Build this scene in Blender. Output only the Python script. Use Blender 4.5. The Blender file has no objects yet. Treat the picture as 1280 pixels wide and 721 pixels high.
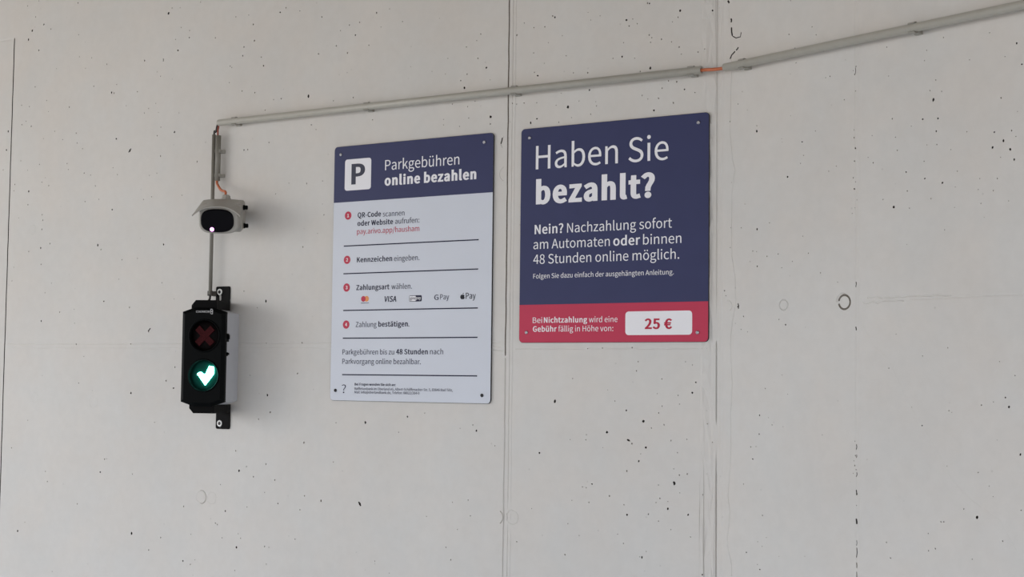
import bpy, bmesh, math, random
from mathutils import Vector, Matrix
from mathutils.geometry import delaunay_2d_cdt

scene = bpy.context.scene
COL = scene.collection
R = math.radians
rnd = random.Random(7)

# ------------------------------------------------------------------ camera
EYE_H = 1.60
F_PX = 1870.1774
YAW, PITCH, ROLL = -0.5603, 0.0611, 0.0114
SC = 0.8 / 0.85
CAM = Vector((3.1693 * SC, -3.9175 * SC - 0.006, EYE_H))
FW = Vector((math.sin(YAW) * math.cos(PITCH), math.cos(YAW) * math.cos(PITCH), math.sin(PITCH)))
R0 = Vector((math.cos(YAW), -math.sin(YAW), 0))
U0 = R0.cross(FW)
RT = math.cos(ROLL) * R0 + math.sin(ROLL) * U0
UP = -math.sin(ROLL) * R0 + math.cos(ROLL) * U0
cam_data = bpy.data.cameras.new('camera')
cam = bpy.data.objects.new('camera', cam_data)
COL.objects.link(cam)
cam_data.sensor_width = 36.0
cam_data.lens = F_PX * 36.0 / 1280.0
m3 = Matrix((RT, UP, -FW)).transposed()
cam.matrix_world = Matrix.Translation(CAM) @ m3.to_4x4()
scene.camera = cam

# ------------------------------------------------------------------ light
scene.view_settings.view_transform = 'Standard'
scene.view_settings.look = 'None'
scene.view_settings.gamma = 1.0
scene.view_settings.use_curve_mapping = False
scene.view_settings.exposure = 0.13

world = bpy.data.worlds.new('world')
scene.world = world
world.use_nodes = True
wn = world.node_tree.nodes
wl = world.node_tree.links
bg = wn['Background']
tc = wn.new('ShaderNodeTexCoord')
sep = wn.new('ShaderNodeSeparateXYZ')
wl.new(tc.outputs['Generated'], sep.inputs[0])
mr = wn.new('ShaderNodeMapRange')
wl.new(sep.outputs['Z'], mr.inputs[0])
mr.inputs[1].default_value = -0.12
mr.inputs[2].default_value = 0.22
ramp = wn.new('ShaderNodeValToRGB')
wl.new(mr.outputs[0], ramp.inputs[0])
# warm grey ground outside below the horizon, pale cool sky above it
ramp.color_ramp.elements[0].position = 0.0
ramp.color_ramp.elements[0].color = (0.50, 0.45, 0.39, 1)
ramp.color_ramp.elements[1].position = 0.9
ramp.color_ramp.elements[1].color = (0.92, 0.97, 1.06, 1)
wl.new(ramp.outputs[0], bg.inputs['Color'])
WORLD_STRENGTH = 1.9
bg.inputs['Strength'].default_value = WORLD_STRENGTH


def area(name, loc, target, sx, sy, power, color):
    d = bpy.data.lights.new(name, 'AREA')
    d.shape = 'RECTANGLE'
    d.size, d.size_y = sx, sy
    d.energy = power
    d.color = color
    o = bpy.data.objects.new(name, d)
    COL.objects.link(o)
    o.location = loc
    o.rotation_euler = (Vector(target) - Vector(loc)).to_track_quat('-Z', 'Y').to_euler()
    return o


# daylight through the open garage entrance on the left
area('entrance_daylight', (-4.2, -3.6, 2.35), (0.3, 0, 1.9), 2.4, 1.6, 46, (1.0, 0.97, 0.93))

# ------------------------------------------------------------------ helpers
XC = 1.4022 * SC            # where the two walls meet
PSI = 0.3327                # how far the right wall turns towards us
RD = Vector((math.cos(PSI), -math.sin(PSI), 0))
RN = Vector((-math.sin(PSI), -math.cos(PSI), 0))
CORNER = Vector((XC, 0, 0))


def ray(px, py):
    return (FW + RT * ((px - 640) / F_PX) + UP * ((360.5 - py) / F_PX)).normalized()


def left(px, py, d=0.0):
    """photo point -> point on the left wall, d in front of it"""
    v = ray(px, py)
    t = (-d - CAM.y) / v.y
    return CAM + v * t


def right_sz(px, py, d=0.0):
    v = ray(px, py)
    t = ((CORNER + RN * d - CAM).dot(RN)) / v.dot(RN)
    p = CAM + v * t
    return ((p - CORNER).dot(RD), p.z)


def right(s, z, d=0.0):
    q = CORNER + RD * s + RN * d
    return Vector((q.x, q.y, z))


def srgb(r, g, b):
    def f(c):
        c /= 255.0
        return c / 12.92 if c <= 0.04045 else ((c + 0.055) / 1.055) ** 2.4
    return (f(r), f(g), f(b), 1)


def mat(name, color, rough=0.6, metallic=0.0, noise=0.06, scale=40.0, bump=0.0, emit=None, spec=0.5):
    m = bpy.data.materials.new(name)
    m.use_nodes = True
    nt = m.node_tree
    b = nt.nodes['Principled BSDF']
    b.inputs['Roughness'].default_value = rough
    b.inputs['Metallic'].default_value = metallic
    b.inputs['Specular IOR Level'].default_value = spec
    if noise > 0 or bump > 0:
        t = nt.nodes.new('ShaderNodeTexCoord')
        n = nt.nodes.new('ShaderNodeTexNoise')
        n.inputs['Scale'].default_value = scale
        n.inputs['Detail'].default_value = 4
        nt.links.new(t.outputs['Object'], n.inputs['Vector'])
        rp = nt.nodes.new('ShaderNodeValToRGB')
        nt.links.new(n.outputs['Fac'], rp.inputs[0])
        rp.color_ramp.elements[0].position = 0.3
        rp.color_ramp.elements[1].position = 0.7
        rp.color_ramp.elements[0].color = tuple(c * (1 - noise) for c in color[:3]) + (1,)
        rp.color_ramp.elements[1].color = tuple(min(1, c * (1 + noise)) for c in color[:3]) + (1,)
        nt.links.new(rp.outputs[0], b.inputs['Base Color'])
        if bump > 0:
            bp = nt.nodes.new('ShaderNodeBump')
            bp.inputs['Strength'].default_value = bump
            bp.inputs['Distance'].default_value = 0.002
            nt.links.new(n.outputs['Fac'], bp.inputs['Height'])
            nt.links.new(bp.outputs[0], b.inputs['Normal'])
    else:
        b.inputs['Base Color'].default_value = color
    if emit:
        b.inputs['Emission Color'].default_value = tuple(emit[0]) + (1,)
        b.inputs['Emission Strength'].default_value = emit[1]
    return m


def concrete(name, base):
    m = bpy.data.materials.new(name)
    m.use_nodes = True
    nt = m.node_tree
    b = nt.nodes['Principled BSDF']
    b.inputs['Roughness'].default_value = 0.75
    b.inputs['Specular IOR Level'].default_value = 0.25
    t = nt.nodes.new('ShaderNodeTexCoord')

    def noise(scale, detail, rough=0.55):
        n = nt.nodes.new('ShaderNodeTexNoise')
        n.inputs['Scale'].default_value = scale
        n.inputs['Detail'].default_value = detail
        n.inputs['Roughness'].default_value = rough
        nt.links.new(t.outputs['Object'], n.inputs['Vector'])
        return n

    def remap(src, a0, a1, b0, b1):
        r = nt.nodes.new('ShaderNodeMapRange')
        nt.links.new(src, r.inputs[0])
        for i, v in enumerate((a0, a1, b0, b1)):
            r.inputs[i + 1].default_value = v
        return r.outputs[0]

    def mul(a, c):
        q = nt.nodes.new('ShaderNodeMath')
        q.operation = 'MULTIPLY'
        nt.links.new(a, q.inputs[0])
        nt.links.new(c, q.inputs[1])
        return q.outputs[0]

    big = remap(noise(1.6, 3).outputs['Fac'], 0.3, 0.7, 0.965, 1.03)
    fine = remap(noise(28, 5, 0.65).outputs['Fac'], 0.3, 0.7, 0.975, 1.02)
    # scattered tiny air holes in the painted surface
    vor = nt.nodes.new('ShaderNodeTexVoronoi')
    vor.inputs['Scale'].default_value = 22
    nt.links.new(t.outputs['Object'], vor.inputs['Vector'])
    dots = remap(vor.outputs['Distance'], 0.035, 0.075, 0.86, 1.0)
    sel = nt.nodes.new('ShaderNodeSeparateColor')
    nt.links.new(vor.outputs['Color'], sel.inputs[0])
    keep = nt.nodes.new('ShaderNodeMath')
    keep.operation = 'GREATER_THAN'
    keep.inputs[1].default_value = 0.45
    nt.links.new(sel.outputs[0], keep.inputs[0])
    mx = nt.nodes.new('ShaderNodeMath')
    mx.operation = 'MAXIMUM'
    nt.links.new(dots, mx.inputs[0])
    nt.links.new(keep.outputs[0], mx.inputs[1])
    f = mul(mul(big, fine), mx.outputs[0])
    # the paint swings a little between a warm and a cool grey
    hue = nt.nodes.new('ShaderNodeMix')
    hue.data_type = 'RGBA'
    nt.links.new(remap(noise(5, 3).outputs['Fac'], 0.35, 0.65, 0, 1), hue.inputs[0])
    hue.inputs[6].default_value = (base[0] * 1.012, base[1] * 0.998, base[2] * 0.985, 1)
    hue.inputs[7].default_value = (base[0] * 0.992, base[1] * 1.002, base[2] * 1.008, 1)
    sc = nt.nodes.new('ShaderNodeVectorMath')
    sc.operation = 'SCALE'
    nt.links.new(hue.outputs[2], sc.inputs[0])
    nt.links.new(f, sc.inputs['Scale'])
    nt.links.new(sc.outputs[0], b.inputs['Base Color'])
    bp = nt.nodes.new('ShaderNodeBump')
    bp.inputs['Strength'].default_value = 0.25
    bp.inputs['Distance'].default_value = 0.004
    nt.links.new(noise(14, 5, 0.6).outputs['Fac'], bp.inputs['Height'])
    nt.links.new(bp.outputs[0], b.inputs['Normal'])
    return m


M = {}
M['wall'] = concrete('painted_concrete', (0.612, 0.597, 0.572))
M['pore'] = mat('open_air_hole', srgb(52, 48, 44), 0.95, noise=0.2, scale=300)
M['pore_pale'] = mat('painted_air_hole', srgb(140, 134, 126), 0.95, noise=0.2, scale=300)
M['floor'] = mat('floor_concrete', (0.55, 0.60, 0.66, 1), 0.8, noise=0.12, scale=6, bump=0.2)
M['ceiling'] = mat('ceiling_concrete', (0.24, 0.20, 0.165, 1), 0.85, noise=0.06, scale=5, bump=0.2)
M['grey_pipe'] = mat('grey_plastic_pipe', srgb(172, 170, 161), 0.4, noise=0.03)
M['dark_pipe'] = mat('dark_grey_pipe', srgb(124, 121, 113), 0.5, noise=0.04)
M['clip'] = mat('grey_clip_plastic', srgb(152, 150, 142), 0.5, noise=0.03)
M['clip_dark'] = mat('dark_clip_plastic', srgb(78, 74, 70), 0.5, noise=0.03)
M['orange'] = mat('orange_cable_sheath', srgb(188, 104, 66), 0.5, noise=0.06)
M['rust'] = mat('red_brown_cable_sheath', srgb(140, 66, 48), 0.5, noise=0.06)
M['black_cable'] = mat('black_cable_sheath', srgb(34, 32, 32), 0.5)
M['black'] = mat('black_plastic', srgb(7, 9, 10), 0.45, noise=0.05, spec=0.05)
M['black_metal'] = mat('black_painted_metal', srgb(7, 7, 8), 0.5, noise=0.08, spec=0.06)
M['light_grey'] = mat('pale_grey_housing', srgb(182, 184, 190), 0.45, noise=0.02)
M['steel'] = mat('bright_steel', (0.42, 0.42, 0.45, 1), 0.35, 0.9, noise=0.02)
M['zinc'] = mat('zinc_washer', (0.9, 0.9, 0.88, 1), 0.5, 0.0, noise=0.02)
M['dark_screw'] = mat('dark_screw', srgb(50, 48, 50), 0.4, 0.6)
M['camera_grey'] = mat('camera_grey_paint', srgb(158, 155, 148), 0.42, noise=0.03)
M['glass_black'] = mat('black_camera_glass', (0.003, 0.0025, 0.004, 1), 0.3, noise=0, spec=0.08)
M['sign_white'] = mat('sign_pale_print', srgb(202, 207, 217), 0.4, noise=0.012, scale=8, spec=0.3)
M['sign_navy'] = mat('sign_navy_print', srgb(56, 60, 95), 0.42, noise=0.04, scale=10, spec=0.16)
M['sign_red'] = mat('sign_red_print', srgb(186, 59, 85), 0.42, noise=0.03, scale=10, spec=0.16)
M['sign_edge'] = mat('sign_dark_core', srgb(30, 30, 34), 0.6)
M['ink_white'] = mat('white_print', srgb(232, 232, 236), 0.4, noise=0.0, spec=0.15)
M['ink_navy'] = mat('navy_print', srgb(34, 36, 60), 0.4, noise=0.0, spec=0.15)
M['ink_grey'] = mat('grey_print', srgb(58, 60, 80), 0.4, noise=0.0, spec=0.15)
M['ink_black'] = mat('black_print', srgb(34, 36, 44), 0.4, noise=0.0, spec=0.15)
M['ink_p'] = mat('charcoal_print', srgb(62, 64, 80), 0.4, noise=0.0, spec=0.15)
M['ink_red'] = mat('red_print', srgb(186, 60, 82), 0.4, noise=0.0, spec=0.15)
M['ink_crimson'] = mat('crimson_print', srgb(178, 40, 66), 0.4, noise=0.0, spec=0.15)
M['ink_orange'] = mat('orange_print', srgb(226, 150, 92), 0.4, noise=0.0, spec=0.15)
M['lens_red'] = mat('dark_red_lens', srgb(13, 9, 10), 0.5, noise=0.3, scale=160, spec=0.04)
M['red_cross'] = mat('unlit_red_symbol', srgb(56, 20, 23), 0.5, noise=0.35, scale=260, spec=0.03)
M['lens_green'] = mat('green_lens_diffuser', (0.004, 0.045, 0.036, 1), 0.6, noise=0.08, scale=120, spec=0.03)
M['led_green'] = mat('lit_green_leds', (0.2, 0.9, 0.7, 1), 0.5, noise=0, emit=((0.16, 1.0, 0.80), 18.0))
M['led_pink'] = mat('lit_infrared_led', (0.8, 0.3, 0.9, 1), 0.5, noise=0, emit=((1.0, 0.32, 1.0), 4.0))


def link(name, me, material, parent=None, smooth=False):
    o = bpy.data.objects.new(name, me)
    COL.objects.link(o)
    for mm in (material if isinstance(material, (list, tuple)) else [material]):
        me.materials.append(mm)
    if parent is not None:
        o.parent = parent
    if smooth:
        for p in me.polygons:
            p.use_smooth = True
    return o


def tag(o, label=None, cat=None, group=None, kind=None):
    for k, v in (('label', label), ('category', cat), ('group', group), ('kind', kind)):
        if v:
            o[k] = v
    return o


def empty(name, loc, label, cat, group=None, rot=(0, 0, 0)):
    o = bpy.data.objects.new(name, None)
    o.empty_display_size = 0.05
    COL.objects.link(o)
    o.location = loc
    o.rotation_euler = rot
    return tag(o, label, cat, group)


class MB:
    """collects shapes, given relative to org, into one mesh"""

    def __init__(self, org=(0, 0, 0)):
        self.bm = bmesh.new()
        self.o = Vector(org)

    def add(self, verts, faces, mi=0, smooth=False):
        vs = [self.bm.verts.new(Vector(v) - self.o) for v in verts]
        for f in faces:
            try:
                q = self.bm.faces.new([vs[i] for i in f])
                q.material_index = mi
                q.smooth = smooth
            except ValueError:
                pass
        return vs

    def box(self, a, b, mi=0):
        (x0, y0, z0), (x1, y1, z1) = a, b
        v = [(x0, y0, z0), (x1, y0, z0), (x1, y1, z0), (x0, y1, z0), (x0, y0, z1), (x1, y0, z1), (x1, y1, z1), (x0, y1, z1)]
        self.add(v, [(0, 3, 2, 1), (4, 5, 6, 7), (0, 1, 5, 4), (1, 2, 6, 5), (2, 3, 7, 6), (3, 0, 4, 7)], mi)

    def prism(self, outline, y_front, y_back, bevel=0.0, bevel_depth=None, mi=0, mi_side=None, cap_back=True, smooth=False):
        """outline in (x, z), anticlockwise seen from the front (-y); the front face may be drawn in by bevel"""
        if mi_side is None:
            mi_side = mi
        n = len(outline)
        bd = bevel if bevel_depth is None else bevel_depth
        rings = []
        if bevel > 0:
            ins = inset(outline, bevel)
            rings.append([(x, y_front, z) for x, z in ins])
            rings.append([(x, y_front + bd, z) for x, z in outline])
        else:
            rings.append([(x, y_front, z) for x, z in outline])
        rings.append([(x, y_back, z) for x, z in outline])
        vs = [self.add(r, []) for r in rings]
        f = self.bm.faces.new(vs[0])
        f.material_index = mi
        for k in range(len(vs) - 1):
            a, b = vs[k], vs[k + 1]
            for i in range(n):
                j = (i + 1) % n
                q = self.bm.faces.new((a[i], b[i], b[j], a[j]))
                q.material_index = mi_side
                q.smooth = smooth
        if cap_back:
            q = self.bm.faces.new(list(reversed(vs[-1])))
            q.material_index = mi_side

    def tube(self, path, r, seg=14, inner=0.0, mi=0, caps=True):
        path = [Vector(p) for p in path]
        t0 = (path[1] - path[0]).normalized()
        nrm = t0.orthogonal().normalized()
        rings, inn = [], []
        for i, p in enumerate(path):
            if i == 0:
                t = t0
            elif i == len(path) - 1:
                t = (path[-1] - path[-2]).normalized()
            else:
                t = ((path[i + 1] - p).normalized() + (p - path[i - 1]).normalized()).normalized()
            nrm = (nrm - t * nrm.dot(t)).normalized()
            bn = t.cross(nrm)
            rr = r[i] if isinstance(r, (list, tuple)) else r
            rings.append(self.add([p + (nrm * math.cos(a) + bn * math.sin(a)) * rr for a in [2 * math.pi * k / seg for k in range(seg)]], []))
            if inner:
                inn.append(self.add([p + (nrm * math.cos(a) + bn * math.sin(a)) * inner for a in [2 * math.pi * k / seg for k in range(seg)]], []))

        def skin(rs, flip):
            for a, b in zip(rs, rs[1:]):
                for k in range(seg):
                    j = (k + 1) % seg
                    f = (a[k], a[j], b[j], b[k])
                    q = self.bm.faces.new(tuple(reversed(f)) if flip else f)
                    q.smooth = True
                    q.material_index = mi
        skin(rings, False)
        if inner:
            skin(inn, True)
            for a, b, fl in ((rings[0], inn[0], True), (rings[-1], inn[-1], False)):
                for k in range(seg):
                    j = (k + 1) % seg
                    f = (a[k], a[j], b[j], b[k])
                    q = self.bm.faces.new(tuple(reversed(f)) if fl else f)
                    q.material_index = mi
        elif caps:
            q = self.bm.faces.new(list(reversed(rings[0])))
            q.material_index = mi
            q = self.bm.faces.new(rings[-1])
            q.material_index = mi

    def lathe(self, c, axis, prof, seg=24, mi=0, smooth=True):
        """prof: list of (radius, distance along axis)"""
        axis = Vector(axis).normalized()
        u = axis.orthogonal().normalized()
        v = axis.cross(u)
        c = Vector(c)
        rings = []
        for (r, h) in prof:
            if r < 1e-7:
                rings.append(self.add([c + axis * h], []))
            else:
                rings.append(self.add([c + axis * h + (u * math.cos(2 * math.pi * k / seg) + v * math.sin(2 * math.pi * k / seg)) * r for k in range(seg)], []))
        for a, b in zip(rings, rings[1:]):
            for k in range(seg):
                j = (k + 1) % seg
                if len(a) == 1 and len(b) == 1:
                    continue
                if len(a) == 1:
                    f = (a[0], b[j], b[k])
                elif len(b) == 1:
                    f = (a[k], a[j], b[0])
                else:
                    f = (a[k], a[j], b[j], b[k])
                q = self.bm.faces.new(f)
                q.smooth = smooth
                q.material_index = mi

    def build(self, name, material, parent=None, fix=True):
        if fix:
            bmesh.ops.recalc_face_normals(self.bm, faces=self.bm.faces)
        me = bpy.data.meshes.new(name)
        self.bm.to_mesh(me)
        self.bm.free()
        return link(name, me, material, parent)


def inset(outline, d):
    n = len(outline)
    ar = sum(outline[i][0] * outline[(i + 1) % n][1] - outline[(i + 1) % n][0] * outline[i][1] for i in range(n))
    s = 1 if ar > 0 else -1
    out = []
    for i in range(n):
        p0, p, p1 = Vector(outline[i - 1]), Vector(outline[i]), Vector(outline[(i + 1) % n])
        e0, e1 = (p - p0).normalized(), (p1 - p).normalized()
        n0, n1 = Vector((-e0.y, e0.x)) * s, Vector((-e1.y, e1.x)) * s
        mt = (n0 + n1)
        k = max(0.35, 0.5 * mt.length_squared)
        q = p + mt * (d / k)
        out.append((q.x, q.y))
    return out


def rrect(x0, z0, x1, z1, r, n=5):
    pts = []
    for cx, cz, a0 in ((x1 - r, z0 + r, -90), (x1 - r, z1 - r, 0), (x0 + r, z1 - r, 90), (x0 + r, z0 + r, 180)):
        for k in range(n + 1):
            a = R(a0 + 90 * k / n)
            pts.append((cx + r * math.cos(a), cz + r * math.sin(a)))
    return pts


def ellipse(cx, cz, rx, rz, n=32):
    return [(cx + rx * math.cos(2 * math.pi * k / n), cz + rz * math.sin(2 * math.pi * k / n)) for k in range(n)]


# ------------------------------------------------------------------ concrete walls
# (zoom window x, y, scale, [(x, y, size), ...]) : where the air holes of the concrete are
def pore_list(text):
    out = []
    for line in text.strip().split('\n'):
        head, body = line.split(':')
        x0, y0, s = [float(v) for v in head.split()]
        for it in body.split():
            v = it.split(',')
            out.append((x0 + float(v[0]) / s, y0 + float(v[1]) / s, int(v[2])))
    return out


PORES_LEFT = pore_list('''
0 0 3.004:293,11,3 104,22,2 146,3,1 165,92,3 121,115,3 191,109,2 134,63,1 107,149,3 146,189,3 295,130,2 344,217,1 321,256,1 212,258,2 298,213,1 401,241,2 352,324,2 419,348,3 428,350,2 438,317,1 543,228,2 516,344,1 633,50,4 646,30,1 676,29,1 680,103,1 711,141,3 668,189,3 712,115,1 659,148,1 753,8,1 603,286,1 590,270,1 474,397,1 542,424,1 558,407,1 585,388,1 595,422,1 672,424,1 132,326,1 81,395,2 110,400,1 175,377,1 182,419,1 260,402,2 117,474,2 82,468,1 98,455,1 31,493,3 24,563,3 78,604,2 12,638,1 163,520,1 205,493,1 235,524,2 286,500,2 289,537,1 310,558,1 252,614,1 257,636,1 148,617,1 104,639,1 316,650,2 340,657,1 437,521,3 488,565,3 590,509,2 655,496,3 603,586,2 589,650,2 740,607,2 441,656,2 424,630,1 358,698,1 561,658,1 772,534,1 604,478,1 56,692,2 52,716,2 183,697,1 157,684,1 170,667,1 108,718,3
0 240 3.004:105,48,2 158,85,2 161,105,2 157,140,2 70,97,1 319,36,2 421,66,3 539,28,1 569,18,1 683,12,1 371,27,1 187,194,2 153,210,3 108,223,2 154,271,2 52,282,1 367,199,3 379,216,2 614,197,3 458,254,2 516,249,1 446,327,1 193,342,1 169,378,2 390,410,3 224,451,2 155,484,3 278,440,1 280,492,1 486,433,2 653,401,1 608,340,1 558,523,2 286,571,2 315,617,1 159,689,1 657,657,2 624,708,2 295,717,2 491,570,1 45,333,1
0 480 2.992:490,33,3 649,15,3 104,135,1 43,238,2 391,281,2 399,279,1 375,329,3 495,336,2 170,326,1 177,364,1 289,448,2 66,549,3 93,516,1 492,558,4 556,620,2 684,661,3 601,574,1 714,562,1 729,657,1 712,674,1 195,700,1 578,143,1 687,457,1
260 0 4.242:383,65,3 414,41,1 487,58,1 148,89,1 216,80,1 240,129,2 39,200,1 246,215,2 191,249,2 184,295,2 282,302,2 118,350,1 126,358,1 295,348,3 113,438,1 248,491,2 180,483,1 303,584,2 388,522,2 348,528,1 533,510,4 586,286,2 604,90,2 781,186,3 680,243,2 739,281,2 750,132,1 804,118,1 894,67,2 963,47,1 917,143,1 738,385,1 665,534,1 770,517,1 548,662,2 573,687,1 873,635,1 703,162,1 853,240,1
280 170 2.121:119,17,2 53,37,2 63,36,1 137,153,2 219,126,1 261,119,1 248,258,1 265,209,1 209,294,1 53,411,1 111,438,3 112,549,1 207,548,2 195,629,2 115,687,3 69,634,1 88,455,1 172,125,1 261,180,1
260 500 3.262:254,49,2 642,91,3 813,67,3 777,131,1 522,92,1 391,174,2 113,206,1 206,77,1 236,261,2 126,288,3 157,271,1 185,313,2 272,325,2 51,344,1 285,421,2 393,390,2 461,410,2 71,452,3 30,501,2 38,507,2 159,436,1 619,423,4 116,600,3 231,597,2 248,600,1 109,694,1 355,567,1 680,656,2 739,705,1 133,563,1 123,545,1 375,447,1 238,668,1 57,561,1 231,376,1 511,252,1
500 0 4.505:14,121,2 223,103,1 455,192,2 374,265,2 270,329,2 439,328,2 486,381,3 180,402,1 255,417,1 378,417,2 342,453,2 363,495,3 295,586,2 381,600,1 423,570,1 387,664,2 245,672,1 245,703,1 510,657,4 509,698,2 335,712,1 754,155,2 816,150,2 658,198,2 753,298,1 757,407,2 776,426,3 657,586,1 633,582,1 699,580,2 770,579,2 771,668,3 736,691,3 812,356,1 700,130,1 507,450,1 432,228,1 60,375,1 835,240,1
500 500 3.262:101,53,1 245,115,1 297,101,2 311,125,3 387,186,1 569,215,3 214,416,2 287,472,2 108,474,1 278,407,1 234,527,1 207,651,1 537,442,2 476,577,2 187,600,1
690 0 4.505:4,90,2 17,98,3 549,20,3 538,18,2 722,60,3 904,59,3 419,113,3 434,147,2 455,107,1 271,89,1 218,113,1 203,70,1 58,201,1 548,197,2 562,212,1 555,238,2 617,221,2 673,236,2 716,265,2 729,304,1 823,293,2 395,319,3 343,329,2 403,240,1 80,314,1 465,328,1 554,383,4 497,402,2 120,410,1 201,410,2 211,508,3 52,525,1 90,602,4 23,592,1 152,569,1 250,596,1 246,573,1 507,537,1 746,503,3 684,579,2 574,621,3 656,455,2 703,460,2 620,497,1 600,553,1 805,521,1 110,662,1 218,643,1 38,688,1 678,123,1 710,97,1 480,134,1 860,276,1 540,557,1
690 420 4.805:17,392,4 124,255,1 214,75,2 303,72,1 482,69,2 334,323,1 378,390,1 447,446,3 549,511,4 330,577,4 460,625,5 480,645,2 564,668,4 508,209,1 518,153,1 660,257,2 802,154,1 843,173,1 864,278,3 843,340,3 757,356,1 766,408,1 641,461,2 661,420,1 673,533,2 632,345,1 597,551,1 810,620,1 715,627,1 933,527,2 963,638,2 203,622,1 207,592,1 109,621,1 305,670,1 533,707,1 754,700,1
690 570 4.776:518,30,3 447,88,2 239,166,3 205,188,1 182,184,1 343,238,2 448,350,3 575,346,2 730,162,4 760,113,2 727,76,1 807,107,2 636,172,1 763,219,1 644,252,2 621,277,1 692,314,3 692,270,1 813,350,3 636,388,1 95,403,2 119,264,1 220,276,1 827,482,2 392,466,1 426,521,1 537,605,3 524,601,1 78,588,2 162,474,1 563,569,1 898,707,3 969,258,2 900,230,1 710,438,1 430,290,1
''')
PORES_RIGHT = pore_list('''
880 0 3.605:383,155,3 487,121,2 505,157,2 390,3,2 153,469,2 195,496,2 238,590,4 238,566,2 173,413,1 442,639,3 448,700,2 415,283,2 389,334,1 548,350,2 568,344,2 632,449,2 638,270,1 390,522,1 410,216,2 538,230,2 350,625,1 352,640,1 117,548,2 502,590,1 685,300,2 672,318,2 679,335,2 683,410,2 676,585,2 682,668,3 676,620,2
880 200 3.605:435,15,2 377,76,3 596,27,1 562,50,1 124,101,1 184,198,1 295,283,1 239,312,4 168,305,2 121,305,2 118,394,2 220,410,2 237,412,1 284,434,2 334,423,2 240,478,3 208,457,1 470,420,2 350,485,1 525,508,1 93,588,3 99,611,2 152,660,3 178,704,2 338,718,2 602,550,1 678,130,4 678,5,2 683,98,2 672,80,2 680,215,2 685,570,2 445,343,1 398,457,1 668,240,1 690,180,1
880 400 2.246:229,13,3 285,20,1 122,33,1 104,26,1 219,154,1 172,192,1 235,208,2 156,267,3 155,320,3 131,356,2 146,355,1 137,390,3 191,294,1 222,299,1 181,274,1 111,460,2 164,548,2 151,622,1 163,635,1 175,610,1 119,652,3 157,700,3 150,686,1 210,663,1 283,663,1 428,25,2 332,322,1 88,9,1 429,488,3 429,566,4 423,408,2 425,380,2 421,395,1 427,420,2 419,430,1 424,340,1 428,520,1
1070 40 2.185:84,41,2 239,15,1 365,2,2 439,31,3 453,88,3 310,76,2 193,50,1 89,120,2 187,78,1 218,131,2 202,160,2 211,185,4 234,162,1 396,180,2 182,238,4 224,236,3 219,271,3 108,287,2 151,257,1 99,237,2 303,272,2 378,273,3 403,297,4 373,315,4 421,321,4 432,348,3 425,269,2 437,285,2 395,342,1 113,323,2 194,308,1 221,307,2 259,321,1 47,357,2 33,342,1 137,382,3 188,400,3 236,412,3 140,434,2 103,478,4 146,481,2 205,455,1 271,423,1 269,479,1 338,400,1 334,430,1 341,468,1 350,506,1 277,380,1 186,353,1 242,540,1 139,580,1 74,457,1 417,461,1 44,283,1 386,400,1 441,217,1 375,433,1 407,67,1
1070 360 1.996:165,343,3 232,306,2 239,310,1 313,292,2 343,284,1 373,273,3 382,296,4 358,183,1 352,379,1 410,415,3 305,460,2 412,554,2 269,551,2 302,572,4 219,583,2 212,583,2 76,634,2 86,673,3 181,655,2 198,650,2 366,631,2 227,444,1 180,612,1 342,520,1 229,149,1 166,169,1 100,115,1 82,200,1 397,218,1 139,297,1 332,494,1 290,676,1
''')


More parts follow.
